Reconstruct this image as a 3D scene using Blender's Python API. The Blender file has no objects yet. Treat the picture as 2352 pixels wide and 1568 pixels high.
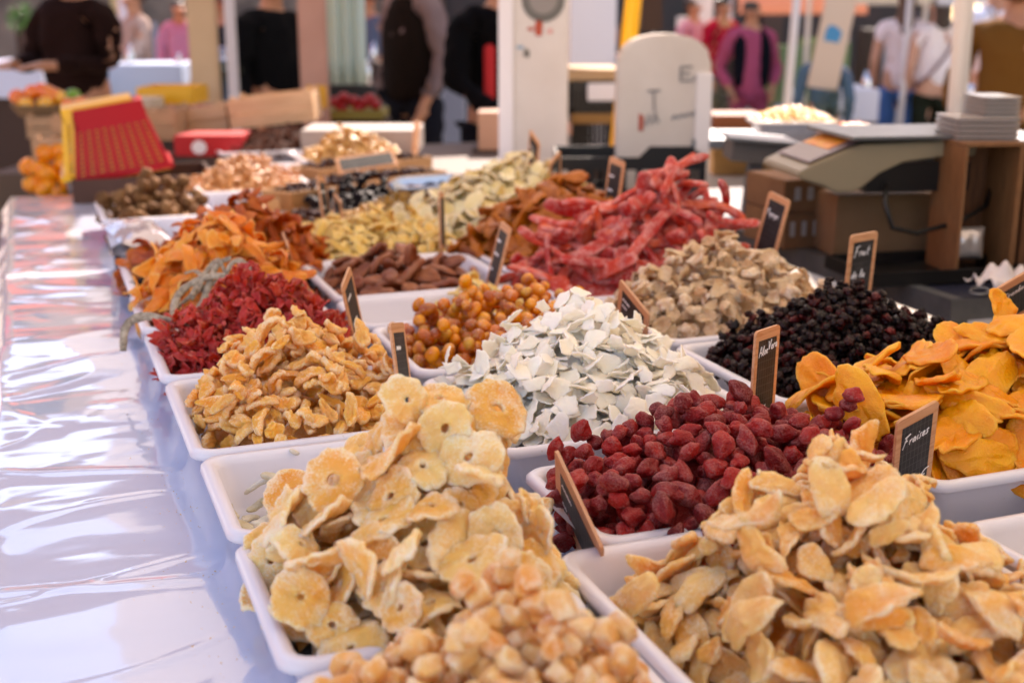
import bpy, bmesh, math, random
import numpy as np
from mathutils import Vector, Matrix, noise, Euler
sc = bpy.context.scene
COL = sc.collection
rad = math.radians
# ------------------------------------------------------------------ camera
HC, F, CX, CY = 1.50, 2850.0, 1176.0, 784.0        # eye height; focal length and centre in units of a 2352-wide frame
PITCH, YAW = math.atan(764/F), rad(21)
cam = bpy.data.cameras.new('camera'); camo = bpy.data.objects.new('camera', cam); COL.objects.link(camo)
camo.location = (0, 0, HC); camo.rotation_euler = (math.pi/2-PITCH, 0, -YAW)
cam.sensor_width = 36; cam.lens = 36*F/2352
cam.clip_start = .05; cam.clip_end = 400
cam.dof.use_dof = True; cam.dof.focus_distance = 1.47; cam.dof.aperture_fstop = 3.6; cam.dof.aperture_blades = 9
sc.camera = camo
# ------------------------------------------------------------------ sky and sun
SUN_EL, SUN_AZ = rad(41), rad(33)                   # azimuth from +Y towards +X
w = bpy.data.worlds.new('World'); sc.world = w; w.use_nodes = True
nt = w.node_tree; sky = nt.nodes.new('ShaderNodeTexSky'); sky.sky_type = 'NISHITA'; sky.sun_disc = False
sky.sun_elevation = SUN_EL; sky.sun_rotation = SUN_AZ; sky.dust_density = 1.0; sky.air_density = 1.0; sky.ozone_density = .6
bg = nt.nodes['Background']; nt.links.new(sky.outputs[0], bg.inputs[0]); bg.inputs[1].default_value = .14
sun = bpy.data.lights.new('sun', 'SUN'); sun.energy = 4.2; sun.angle = rad(.5); sun.color = (1, .93, .82)
suno = bpy.data.objects.new('sun', sun); COL.objects.link(suno)
sd = Vector((math.sin(SUN_AZ)*math.cos(SUN_EL), math.cos(SUN_AZ)*math.cos(SUN_EL), math.sin(SUN_EL)))
suno.rotation_euler = sd.to_track_quat('Z', 'Y').to_euler(); suno.location = sd*20
sc.view_settings.view_transform = 'Standard'; sc.view_settings.look = 'None'; sc.view_settings.gamma = 1
sc.view_settings.exposure = 1.62
sc.view_settings.use_white_balance = True; sc.view_settings.white_balance_temperature = 7150; sc.view_settings.white_balance_tint = 22
sc.cycles.use_denoising = True
sc.cycles.max_bounces = 8; sc.cycles.transparent_max_bounces = 12
sc.cycles.sample_clamp_indirect = 8
sc.cycles.caustics_reflective = False; sc.cycles.caustics_refractive = False
# ------------------------------------------------------------------ picture <-> place
def ray(x, y):
    u = (x-CX)/F; v = -(y-CY)/F
    fw = math.cos(PITCH)+v*math.sin(PITCH); up = -math.sin(PITCH)+v*math.cos(PITCH)
    return Vector((fw*math.sin(YAW)+u*math.cos(YAW), fw*math.cos(YAW)-u*math.sin(YAW), up))
def on(x, y, z):                                    # the spot at height z seen at (x, y)
    r = ray(x, y); t = (z-HC)/r.z
    return Vector((r.x*t, r.y*t, z))
def far(x, y, d):                                   # the spot at ground distance d (along the view) seen at (x, y)
    r = ray(x, y); k = r.x*math.sin(YAW)+r.y*math.cos(YAW); t = d/k
    return Vector((r.x*t, r.y*t, HC+r.z*t))
# ------------------------------------------------------------------ materials
def lin(c):
    if isinstance(c, str): c = [int(c[i:i+2], 16)/255 for i in (0, 2, 4)]
    return tuple((v/12.92 if v <= .04045 else ((v+.055)/1.055)**2.4) for v in c)+(1,)
MATS = {}
class N:
    def __init__(s, name):
        s.m = bpy.data.materials.new(name); s.m.use_nodes = True; s.t = s.m.node_tree; s.b = s.t.nodes['Principled BSDF']
    def n(s, t, **k):
        a = s.t.nodes.new('ShaderNode'+t)
        for p, v in k.items():
            if p[0] == '_': a.inputs[p[1:].replace('_', ' ')].default_value = v
            else: setattr(a, p, v)
        return a
    def l(s, a, b): s.t.links.new(a, b)
    def ramp(s, fac, stops):
        r = s.n('ValToRGB'); e = r.color_ramp.elements
        while len(e) < len(stops): e.new(.5)
        for i, (p, c) in enumerate(stops): e[i].position = p; e[i].color = c if len(c) == 4 else tuple(c)+(1,)
        s.l(fac, r.inputs[0]); return r.outputs[0]
    def mix(s, fac, a, b, blend='MIX'):
        m = s.n('MixRGB', blend_type=blend)
        for i, v in enumerate((fac, a, b)):
            if hasattr(v, 'is_output') or isinstance(v, bpy.types.NodeSocket): s.l(v, m.inputs[i])
            else: m.inputs[i].default_value = v
        return m.outputs[0]
    def noise(s, scale, detail=3, co=None, rough=.5, out=0, dist=0):
        a = s.n('TexNoise', _Scale=scale, _Detail=detail, _Roughness=rough, _Distortion=dist)
        if co is None: co = s.co()
        s.l(co, a.inputs['Vector']); return a.outputs[out]
    def co(s):
        if not hasattr(s, '_c'):
            tc = s.n('TexCoord'); oi = s.n('ObjectInfo'); a = s.n('VectorMath', operation='ADD')
            mu = s.n('Math', operation='MULTIPLY'); mu.inputs[1].default_value = 37.
            s.l(oi.outputs['Random'], mu.inputs[0]); s.l(tc.outputs['Object'], a.inputs[0]); s.l(mu.outputs[0], a.inputs[1])
            s._c = a.outputs[0]; s._r = oi.outputs['Random']
        return s._c
    def rnd(s): s.co(); return s._r
    def bump(s, h, strength, dist):
        b = s.n('Bump', _Strength=strength, _Distance=dist); s.l(h, b.inputs['Height']); s.l(b.outputs[0], s.b.inputs['Normal'])
        return b
def candied(name, cols, sugar='F2E3CE', amount=.5, sss=.35, radius=(.018, .011, .006), rough=.45, grain=500, bump=.6, spots=None, wetness=0., edge=.35, patchs=48, contrast=.16, spec=.4):
    m = N(name); co = m.co()
    st = [(i/max(1, len(cols)-1), lin(c)) for i, c in enumerate(cols)]
    # tone of each piece + a slow change inside the piece
    a = m.n('Math', operation='MULTIPLY_ADD'); m.l(m.noise(28, 3), a.inputs[0]); a.inputs[1].default_value = .9
    b = m.n('Math', operation='MULTIPLY_ADD'); m.l(m.rnd(), b.inputs[0]); b.inputs[1].default_value = .8; b.inputs[2].default_value = -.35
    m.l(b.outputs[0], a.inputs[2])
    base = m.ramp(a.outputs[0], st)
    # sugar crust: patches x grains, more of it on the edges
    patch = m.noise(patchs, 4, rough=.65); grains = m.noise(grain, 2)
    g = m.n('NewGeometry'); e = m.n('MapRange'); m.l(g.outputs['Pointiness'], e.inputs[0])
    e.inputs[1].default_value = .5; e.inputs[2].default_value = .62; e.inputs[3].default_value = 0; e.inputs[4].default_value = edge*.4
    at = m.n('Attribute', attribute_name='rim'); e2 = m.n('Math', operation='MULTIPLY_ADD'); m.l(at.outputs['Fac'], e2.inputs[0]); e2.inputs[1].default_value = edge*.8; m.l(e.outputs[0], e2.inputs[2])
    s1 = m.n('Math', operation='ADD'); m.l(patch, s1.inputs[0]); m.l(e2.outputs[0], s1.inputs[1])
    s2 = m.n('Math', operation='MULTIPLY_ADD'); m.l(grains, s2.inputs[0]); s2.inputs[1].default_value = .75; m.l(s1.outputs[0], s2.inputs[2])
    fr = m.n('MapRange'); m.l(s2.outputs[0], fr.inputs[0]); lo = 1.27-.5*amount
    fr.inputs[1].default_value = lo-contrast*.5; fr.inputs[2].default_value = lo+contrast; fr.inputs[3].default_value = 0; fr.inputs[4].default_value = min(.9, .2+amount*.75)
    col = m.mix(fr.outputs[0], base, lin(sugar))
    if spots:
        sp = m.noise(110, 5, rough=.75, dist=.6)
        k = m.ramp(sp, [(.0, (0, 0, 0, 1)), (.60, (0, 0, 0, 1)), (.66, (1, 1, 1, 1))])
        k2 = m.ramp(m.noise(22, 2), [(.42, (0, 0, 0, 1)), (.6, (1, 1, 1, 1))])
        kk = m.mix(1, k, k2, 'MULTIPLY'); col = m.mix(kk, col, lin(spots))
    m.l(col, m.b.inputs['Base Color'])
    r = m.n('MapRange'); m.l(fr.outputs[0], r.inputs[0]); r.inputs[3].default_value = rough; r.inputs[4].default_value = .85
    m.l(r.outputs[0], m.b.inputs['Roughness'])
    m.b.inputs['Specular IOR Level'].default_value = spec
    if sss > 0:
        m.b.inputs['Subsurface Weight'].default_value = sss; m.b.inputs['Subsurface Radius'].default_value = radius
        m.b.inputs['Subsurface Scale'].default_value = 1.0
    if wetness: m.b.inputs['Coat Weight'].default_value = wetness; m.b.inputs['Coat Roughness'].default_value = .2
    h = m.n('Math', operation='MULTIPLY_ADD'); m.l(m.noise(grain*.6, 3, rough=.6), h.inputs[0]); h.inputs[1].default_value = .5; m.l(patch, h.inputs[2])
    m.bump(h.outputs[0], bump*1.3, .0035)
    return m.m
def plain(name, c, rough=.6, metal=0., bump=None, var=None, spec=.5, **k):
    m = N(name); m.b.inputs['Roughness'].default_value = rough; m.b.inputs['Metallic'].default_value = metal
    m.b.inputs['Specular IOR Level'].default_value = spec
    if var:
        m.l(m.mix(m.ramp(m.noise(var[1], 5, rough=.6), [(.35, (0, 0, 0, 1)), (.65, (1, 1, 1, 1))]), lin(c), lin(var[0])), m.b.inputs['Base Color'])
    else: m.b.inputs['Base Color'].default_value = lin(c)
    if bump: m.bump(m.noise(bump[0], 4), bump[1], bump[2])
    for a, v in k.items(): m.b.inputs[a.replace('_', ' ')].default_value = v
    return m.m
def wood(name, c1, c2, scale=1., rough=.6, axis=0):
    m = N(name); mp = m.n('Mapping'); m.l(m.co(), mp.inputs[0])
    s = [120*scale]*3; s[axis] = 7*scale; mp.inputs['Scale'].default_value = s
    n = m.noise(1, 5, co=mp.outputs[0], rough=.6, dist=.7)
    m.l(m.ramp(n, [(.3, lin(c1)), (.5, lin(c2)), (.6, lin(c1)), (.75, lin(c2))]), m.b.inputs['Base Color'])
    m.b.inputs['Roughness'].default_value = rough; m.bump(n, .25, .001); return m.m
# ------------------------------------------------------------------ mesh helpers
def link(name, me, mat=None, parent=None, loc=None, rot=None):
    o = bpy.data.objects.new(name, me); COL.objects.link(o)
    if mat is not None and me is not None:
        if not me.materials: me.materials.append(mat)
    if parent: o.parent = parent
    if loc is not None: o.location = loc
    if rot is not None: o.rotation_euler = rot
    return o
def tag(o, label, cat, group=None, kind=None):
    o['label'] = label; o['category'] = cat
    if group: o['group'] = group
    if kind: o['kind'] = kind
    return o
def empty(name, loc, rz=0., label=None, cat=None, group=None, rot=None):
    o = bpy.data.objects.new(name, None); COL.objects.link(o); o.location = loc
    o.rotation_euler = rot if rot is not None else (0, 0, rz); o.empty_display_size = .05
    if label: tag(o, label, cat, group)
    return o
def mesh(name, v, f, smooth=True, mat=None):
    me = bpy.data.meshes.new(name); me.from_pydata([tuple(map(float, p)) for p in v], [], [tuple(int(i) for i in q) for q in f]); me.update()
    if smooth: me.polygons.foreach_set('use_smooth', [True]*len(me.polygons))
    if mat: me.materials.append(mat)
    return me
class MB:                                            # collects pieces into one mesh
    def __init__(s): s.v = []; s.f = []
    def add(s, v, f, M=None):
        n = len(s.v)
        s.v += [tuple(M @ Vector(p)) for p in v] if M is not None else [tuple(p) for p in v]
        s.f += [tuple(i+n for i in q) for q in f]; return s
    def box(s, x0, x1, y0, y1, z0, z1, M=None):
        v = [(x, y, z) for z in (z0, z1) for y in (y0, y1) for x in (x0, x1)]
        return s.add(v, [(0, 2, 3, 1), (4, 5, 7, 6), (0, 1, 5, 4), (2, 6, 7, 3), (0, 4, 6, 2), (1, 3, 7, 5)], M)
    def tube(s, pts, r, n=8, sq=1., caps=True):
        pts = [Vector(p) for p in pts]; R = r if isinstance(r, (list, tuple)) else [r]*len(pts)
        v = []; f = []; up = Vector((0, 0, 1))
        t0 = (pts[1]-pts[0]).normalized()
        if abs(t0.dot(up)) > .9: up = Vector((1, 0, 0))
        a = t0.cross(up).normalized()
        for i, p in enumerate(pts):
            t = (pts[min(i+1, len(pts)-1)]-pts[max(i-1, 0)]).normalized()
            a = (a-t*a.dot(t)).normalized(); b = t.cross(a)
            for k in range(n):
                th = 2*math.pi*k/n; v.append(p+a*(math.cos(th)*R[i])+b*(math.sin(th)*R[i]*sq))
        for i in range(len(pts)-1):
            for k in range(n):
                k2 = (k+1) % n; f.append((i*n+k, i*n+k2, (i+1)*n+k2, (i+1)*n+k))
        if caps: f.append(tuple(range(n))[::-1]); f.append(tuple(range((len(pts)-1)*n, len(pts)*n)))
        return s.add(v, f)
    def lathe(s, prof, n=20, M=None, loc=(0, 0, 0)):
        v = []; f = []
        for (r, z) in prof:
            for k in range(n): th = 2*math.pi*k/n; v.append((loc[0]+r*math.cos(th), loc[1]+r*math.sin(th), loc[2]+z))
        for i in range(len(prof)-1):
            for k in range(n):
                k2 = (k+1) % n; f.append((i*n+k, i*n+k2, (i+1)*n+k2, (i+1)*n+k))
        return s.add(v, f, M)
    def ball(s, c, r, n=10, sc3=(1, 1, 1)):
        v = []; f = []
        for i in range(n+1):
            ph = math.pi*i/n
            for k in range(2*n):
                th = math.pi*k/n
                v.append((c[0]+r*sc3[0]*math.sin(ph)*math.cos(th), c[1]+r*sc3[1]*math.sin(ph)*math.sin(th), c[2]+r*sc3[2]*math.cos(ph)))
        for i in range(n):
            for k in range(2*n):
                k2 = (k+1) % (2*n); f.append((i*2*n+k, (i+1)*2*n+k, (i+1)*2*n+k2, i*2*n+k2))
        return s.add(v, f)
    def build(s, name, mat, parent=None, smooth=False, bevel=0., loc=None, rot=None):
        me = mesh(name, s.v, s.f, smooth)
        bm = bmesh.new(); bm.from_mesh(me); bmesh.ops.remove_doubles(bm, verts=bm.verts, dist=1e-6)
        bmesh.ops.recalc_face_normals(bm, faces=bm.faces)
        if bevel:
            es = [e for e in bm.edges if len(e.link_faces) == 2 and e.calc_face_angle(0) > .6]
            bmesh.ops.bevel(bm, geom=es, offset=bevel, segments=2, affect='EDGES', clamp_overlap=True)
        bm.to_mesh(me); bm.free()
        if smooth and not bevel: me.polygons.foreach_set('use_smooth', [True]*len(me.polygons))
        return link(name, me, mat, parent, loc, rot)
def rr(x0, x1, y0, y1, r, z, n=6):                   # rounded rectangle loop
    out = []
    for cx, cy, a0 in ((x1-r, y1-r, 0), (x0+r, y1-r, 90), (x0+r, y0+r, 180), (x1-r, y0+r, 270)):
        for k in range(n+1): a = rad(a0+90*k/n); out.append((cx+r*math.cos(a), cy+r*math.sin(a), z))
    return out
def loft(loops, close_last=True):
    n = len(loops[0]); v = [p for L in loops for p in L]; f = []
    for i in range(len(loops)-1):
        for k in range(n):
            k2 = (k+1) % n; f.append((i*n+k, i*n+k2, (i+1)*n+k2, (i+1)*n+k))
    if close_last: f.append(tuple(range((len(loops)-1)*n, len(loops)*n)))
    return v, f
# ------------------------------------------------------------------ fruit shapes (metres)
R = random.Random(7)
def nz(p, s, o): return noise.noise(Vector((p[0]*s+o, p[1]*s+o*1.7, p[2]*s-o)))
def blob(sx, sy, sz, amp=.15, freq=1.3, sub=3, seed=0, flat=0., wr=0., bend=0., pinch=0.):
    bm = bmesh.new(); bmesh.ops.create_icosphere(bm, subdivisions=sub, radius=1); RV = []
    for v in bm.verts:
        p = v.co.copy(); k = 1+amp*2*nz(p, freq, seed*3.1)+wr*nz(p, freq*3.2, seed*5.3+9)
        if wr: k -= abs(nz(p, freq*2.1, seed+31))*wr*1.5
        q = p*k; RV.append(.3+(k-1)*2.2)
        if flat: q = Vector([math.copysign(abs(c)**(1-flat), c) for c in q])
        q = Vector((q.x*sx, q.y*sy, q.z*sz))
        if pinch: q.y *= 1-pinch*abs(q.x/sx)**2; q.z *= 1-pinch*abs(q.x/sx)**2
        if bend: q.z -= bend*(q.x/sx)**2*sx; 
        v.co = q
    me = bpy.data.meshes.new('p'); bm.to_mesh(me); bm.free(); setrim(me, RV); me.polygons.foreach_set('use_smooth', [True]*len(me.polygons)); return me
def setrim(me, vals):
    a = me.attributes.new('rim', 'FLOAT', 'POINT'); a.data.foreach_set('value', [float(min(1, max(0, v))) for v in vals])
def slab(rx, ry, t, seed, outline=None, hole=0., wave=.1, cup=0., twist=0., na=30, nr=5, lump=.12, edge=.5, rag=.07, rip=.035):
    # flat slice with a rounded rim, wavy body and a ragged outline; hole > 0 gives a ring
    rs = random.Random(seed*77+5); ph = [rs.uniform(0, 6.28) for _ in range(6)]
    def rho(th):
        if outline: return outline(th, ph)
        return 1+.07*math.sin(2*th+ph[0])+.05*math.sin(3*th+ph[1])+.03*math.sin(5*th+ph[2])
    rag0 = rho
    def rho(th): return rag0(th)+rag*(1.2*nz((math.cos(th), math.sin(th), 0), 1.7, seed*4.1)+.8*nz((math.cos(th), math.sin(th), 0), 4.5, seed*2.9))
    prof = []                                        # (radius fraction, half thickness fraction, side)
    r0 = hole
    for i in range(nr+1): fr = i/nr; prof.append((r0+(1-r0)*(1-(1-fr)**1.3)*.97, (1-.35*fr**4) if i < nr else .62, 1))
    prof.append((1.0, 0., 0))
    for i in range(nr, -1, -1): fr = i/nr; prof.append((r0+(1-r0)*(1-(1-fr)**1.3)*.97, (1-.35*fr**4) if i < nr else .62, -1))
    V = []; Fc = []; RV = []
    for (fr, th_, sd_) in prof:
        for k in range(na):
            a = 2*math.pi*k/na; rr_ = rho(a) if fr > .5 else (1+(rho(a)-1)*fr*2*fr)
            x = rx*fr*rr_*math.cos(a); y = ry*fr*rr_*math.sin(a)
            q = Vector((x/rx, y/ry, 0))
            z0 = wave*rx*(math.sin(1.7*q.x+ph[3])*math.cos(1.5*q.y+ph[4])+.6*nz((q.x, q.y, 0), 1.6, seed*2.3))+cup*rx*(q.x**2-.3)+twist*rx*q.x*q.y
            z0 += rip*rx*(fr**3*math.sin(6*a+ph[5]+2*math.sin(2*a+ph[0]))+1.6*nz((q.x, q.y, 0), 3.1, seed*6.7))
            tt = t*.5*th_*(1+lump*2*nz((q.x, q.y, sd_*3), 2.6, seed*1.3)+lump*nz((q.x, q.y, sd_*3), 7, seed))
            V.append((x, y, z0+sd_*tt)); RV.append(max(max(0, (fr-.5)/.5)**2.2, max(0, 1-(fr-hole)/.14)*.5 if hole else 0))
    n = len(prof)
    for i in range(n-1):
        for k in range(na):
            k2 = (k+1) % na; Fc.append((i*na+k, (i+1)*na+k, (i+1)*na+k2, i*na+k2))
    if hole:
        for k in range(na): k2 = (k+1) % na; Fc.append(((n-1)*na+k, k, k2, (n-1)*na+k2))
    else:
        c0 = len(V); V.append(tuple(sum(V[k][j] for k in range(na))/na for j in range(3)))
        c1 = len(V); V.append(tuple(sum(V[(n-1)*na+k][j] for k in range(na))/na for j in range(3)))
        RV += [0, 0]
        for k in range(na): k2 = (k+1) % na; Fc.append((c0, k, k2)); Fc.append((c1, (n-1)*na+k2, (n-1)*na+k))
    me = mesh('p', V, Fc); setrim(me, RV)
    bm = bmesh.new(); bm.from_mesh(me); bmesh.ops.remove_doubles(bm, verts=bm.verts, dist=1e-5)
    bmesh.ops.recalc_face_normals(bm, faces=bm.faces); bm.to_mesh(me); bm.free()
    me.polygons.foreach_set('use_smooth', [True]*len(me.polygons)); return me
def strip(L, wd, th, seed, curve=.5, wob=.15, n=14, m=10, taper=.35, box=.0, curl=0.):
    rs = random.Random(seed*31+3); a0 = rs.uniform(-curve, curve); b0 = rs.uniform(-curve, curve)*.6; V = []; Fc = []
    p = Vector((0, 0, 0)); d = 0.; e = 0.; pts = []
    for i in range(n):
        pts.append((p.copy(), d, e)); d += (a0+curl*math.sin(3*i/n+seed))*2/n; e += b0*2/n
        p = p+Vector((math.cos(d)*math.cos(e), math.sin(d)*math.cos(e), math.sin(e)))*(L/(n-1))
    c = sum((q[0] for q in pts), Vector())/n
    for i, (q, d, e) in enumerate(pts):
        u = i/(n-1); k = (1-taper*abs(2*u-1)**3)*(1+wob*nz((u*4, 0, 0), 1., seed*1.9))
        if i in (0, n-1): k *= .55
        side = Vector((-math.sin(d), math.cos(d), 0)); up = Vector((-math.sin(e)*math.cos(d), -math.sin(e)*math.sin(d), math.cos(e)))
        tw = u*rs.uniform(0, .2)
        for j in range(m):
            a = 2*math.pi*j/m+tw; ca, sa = math.cos(a), math.sin(a)
            if box: ca = math.copysign(abs(ca)**(1-box), ca); sa = math.copysign(abs(sa)**(1-box), sa)
            r_ = 1+wob*nz((ca, sa, u*5), 1.4, seed)
            V.append(q-c+side*(ca*wd/2*k*r_)+up*(sa*th/2*k*r_))
    for i in range(n-1):
        for j in range(m):
            j2 = (j+1) % m; Fc.append((i*m+j, i*m+j2, (i+1)*m+j2, (i+1)*m+j))
    Fc.append(tuple(range(m))[::-1]); Fc.append(tuple(range((n-1)*m, n*m)))
    return mesh('p', V, Fc)
def flake(seed):                                     # thin crooked four-cornered chip
    rs = random.Random(seed*13+1); k = rs.randint(4, 5); cs = []; a = rs.uniform(0, 6.28)
    for i in range(k): cs.append((a+2*math.pi*(i+rs.uniform(-.22, .22))/k, rs.uniform(.75, 1.15)))
    def ol(th, ph):
        P = [(r*math.cos(t), r*math.sin(t)) for t, r in cs]; d = (math.cos(th), math.sin(th)); best = 1.
        for i in range(k):
            x1, y1 = P[i]; x2, y2 = P[(i+1) % k]; den = d[0]*(y2-y1)-d[1]*(x2-x1)
            if abs(den) < 1e-9: continue
            t = (x1*(y2-y1)-y1*(x2-x1))/den; u = (x1*d[1]-y1*d[0])/den
            if t > 0 and -.001 <= u <= 1.001: best = t
        return best*(1+.04*math.sin(9*th+ph[0]))
    return slab(.0205*rs.uniform(.75, 1.25), .0150*rs.uniform(.75, 1.2), .0026, seed, ol, wave=.13, cup=rs.uniform(-.15, .15), na=28, nr=3, lump=.2, twist=rs.uniform(-.2, .2))
def petals(seed, s=1.):                               # ruffled dried flower calyx
    rs = random.Random(seed*19+2); m = MB()
    for i in range(rs.randint(4, 5)):
        a = i*1.35+rs.uniform(-.3, .3); L = .017*s*rs.uniform(.7, 1.3); V = []; Fc = []; n = 7
        for j in range(n):
            u = j/(n-1); wd = .0055*s*(math.sin(u*2.6+.35)); rr_ = .002*s+L*u; z = .006*s*u*u*2+.0025*s*math.sin(u*9+seed+i)
            for k in range(5):
                q = (k-2)/2; V.append((rr_*math.cos(a)-q*wd*math.sin(a), rr_*math.sin(a)+q*wd*math.cos(a), z+.003*s*q*q*math.cos(u*5+i)+.0012*math.sin(k*2+j)))
        for j in range(n-1):
            for k in range(4): b = j*5+k; Fc.append((b, b+1, b+6, b+5))
        m.add(V, Fc)
    me = mesh('p', m.v, m.f)
    bm = bmesh.new(); bm.from_mesh(me); bmesh.ops.recalc_face_normals(bm, faces=bm.faces)
    bmesh.ops.solidify(bm, geom=bm.faces[:], thickness=.0011); bm.to_mesh(me); bm.free()
    me.polygons.foreach_set('use_smooth', [True]*len(me.polygons)); return me
def curl(seed, L=.032, wd=.017, th=.0035):            # folded leathery segment, like a shell
    rs = random.Random(seed*41+3); V = []; n, m = 9, 8; k1 = rs.uniform(1.6, 3.2); k2 = rs.uniform(-1, 1)
    for sd_ in (1, -1):
        for i in range(n):
            u = i/(n-1)*2-1
            for j in range(m):
                v = j/(m-1)*2-1; a = v*k1/2*(1-.3*u*u)
                ww = wd*math.sqrt(max(.08, 1-u*u*.95))
                r_ = ww/k1*1.6; q = 1+.25*nz((u, v, 0), 1.8, seed)
                x = L/2*u*(1-.12*v*v); y = r_*math.sin(a)*q; z = r_*(1-math.cos(a))*q+k2*.004*u*u+.004*nz((u, v, 2), 2.2, seed)
                V.append((x, y, z+sd_*th/2*(.5+.5*math.sqrt(max(0, 1-max(abs(u), abs(v))**4)))))
    Fc = []; o = n*m
    for i in range(n-1):
        for j in range(m-1):
            b = i*m+j; Fc.append((b, b+m, b+m+1, b+1)); Fc.append((o+b, o+b+1, o+b+m+1, o+b+m))
    bd = [i*m for i in range(n)]+[(n-1)*m+j for j in range(1, m)]+[i*m+m-1 for i in range(n-2, -1, -1)]+[j for j in range(m-2, 0, -1)]
    for i in range(len(bd)): a, b = bd[i], bd[(i+1) % len(bd)]; Fc.append((a, b, o+b, o+a))
    me = mesh('p', V, Fc); bm = bmesh.new(); bm.from_mesh(me); bmesh.ops.recalc_face_normals(bm, faces=bm.faces)
    bmesh.ops.subdivide_edges(bm, edges=bm.edges[:], cuts=1, use_grid_fill=True, smooth=.6)
    bm.to_mesh(me); bm.free(); me.polygons.foreach_set('use_smooth', [True]*len(me.polygons)); return me
# ------------------------------------------------------------------ heaping pieces
# Each piece is dropped on what lies below it; the ones the picture shows become objects of their own,
# at most 300 of a heap, and everything buried underneath is one mesh.
RIM, TABLE = .98, .905
ALL = []          # (heap index, mesh variant, matrix)
HEAPS = []
def heap(name, label, cat, group, variants, mat, box, apex, zpk, n, zed=.955, power=1.15, thick=.012, tilt=.45, size=(.85, 1.15), sink=.25, layers=2.2,
         under=None, stand=0., seedk=1, floor=.918, cell=.004, spill=.0, extra=None, norm=2.3):
    rs = np.random.RandomState(len(HEAPS)*17+seedk)
    x0, x1, y0, y1 = box; ax, ay = apex
    gx0, gy0 = x0-.08, y0-.08; nx, ny = int((x1-x0+.16)/cell), int((y1-y0+.16)/cell)
    X, Y = np.meshgrid(gx0+(np.arange(nx)+.5)*cell, gy0+(np.arange(ny)+.5)*cell)
    dx = np.where(X > ax, (X-ax)/(x1-ax), (ax-X)/(ax-x0)); dy = np.where(Y > ay, (Y-ay)/(y1-ay), (ay-Y)/(ay-y0))
    r = (np.abs(dx)**norm+np.abs(dy)**norm)**(1/norm)
    ang = np.arctan2(Y-ay, X-ax); r = r*(1+.06*np.sin(3*ang+rs.rand()*6)+.04*np.sin(5*ang+rs.rand()*6))
    T = np.where(r < 1, zed+(zpk-zed)*np.clip(1-r, 0, 1)**power, floor)
    if extra is not None: T = extra(X, Y, T)
    # the solid middle of the heap
    core = np.where(r < .97, np.maximum(floor, T-thick*layers), floor)
    Hm = core.copy(); H = dict(name=name, label=label, cat=cat, group=group, mat=mat, under=under or ('buried '+name.replace('_', ' ')+' mass'), pieces=[], variants=variants)
    H['core'] = (X, Y, core, r); H['rad'] = 0
    pts = []
    for me in variants:
        a = np.empty(len(me.vertices)*3); me.vertices.foreach_get('co', a); pts.append(a.reshape(-1, 3))
    for it in range(n*3):
        if len(H['pieces']) >= n: break
        need = np.clip(T-Hm, 0, None); need[r >= 1] = 0; tot = need.sum()
        if it % 1 == 0:
            wgt = (need**1.5).ravel(); c = np.cumsum(wgt)
            if c[-1] <= 1e-9: break
            k = np.searchsorted(c, rs.rand()*c[-1]); k = min(k, X.size-1)
        px, py = X.ravel()[k]+rs.uniform(-1, 1)*cell, Y.ravel()[k]+rs.uniform(-1, 1)*cell
        vi = rs.randint(len(variants)); s = rs.uniform(*size)
        i, j = np.clip(int((py-gy0)/cell), 4, ny-5), np.clip(int((px-gx0)/cell), 4, nx-5)
        g = 4; gxn = (Hm[i-g:i+g+1, j+g].mean()-Hm[i-g:i+g+1, j-g].mean())/(2*g*cell); gyn = (Hm[i+g, j-g:j+g+1].mean()-Hm[i-g, j-g:j+g+1].mean())/(2*g*cell)
        nrm = Vector((-gxn, -gyn, 1.)); nrm = Vector((nrm.x*.8+rs.randn()*tilt, nrm.y*.8+rs.randn()*tilt, 1)).normalized()
        q = nrm.to_track_quat('Z', 'Y').to_matrix() @ Matrix.Rotation(rs.uniform(0, 6.283), 3, 'Z')
        if stand and rs.rand() < stand: q = Matrix.Rotation(rs.uniform(.7, 1.4), 3, Vector((rs.randn(), rs.randn(), 0)).normalized()) @ q
        if rs.rand() < .5: q = q @ Matrix.Rotation(math.pi, 3, 'X')
        A = np.array(q)*s; P = pts[vi] @ A.T
        I = np.clip(((P[:, 1]+py-gy0)/cell).astype(int), 0, ny-1); J = np.clip(((P[:, 0]+px-gx0)/cell).astype(int), 0, nx-1)
        gap = Hm[I, J]-P[:, 2]; low = P[:, 2] < np.median(P[:, 2])
        z = np.percentile(gap[low], 100-sink*30) if low.any() else gap.max()
        top = z+P[:, 2]
        if top.max() > T[I, J].max()+thick*1.6 and rs.rand() < .85: continue
        np.maximum.at(Hm, (I, J), top)
        M = Matrix(((*A[0], px), (*A[1], py), (*A[2], z), (0, 0, 0, 1)))
        H['pieces'].append((vi, M))
    HEAPS.append(H); return H
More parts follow.
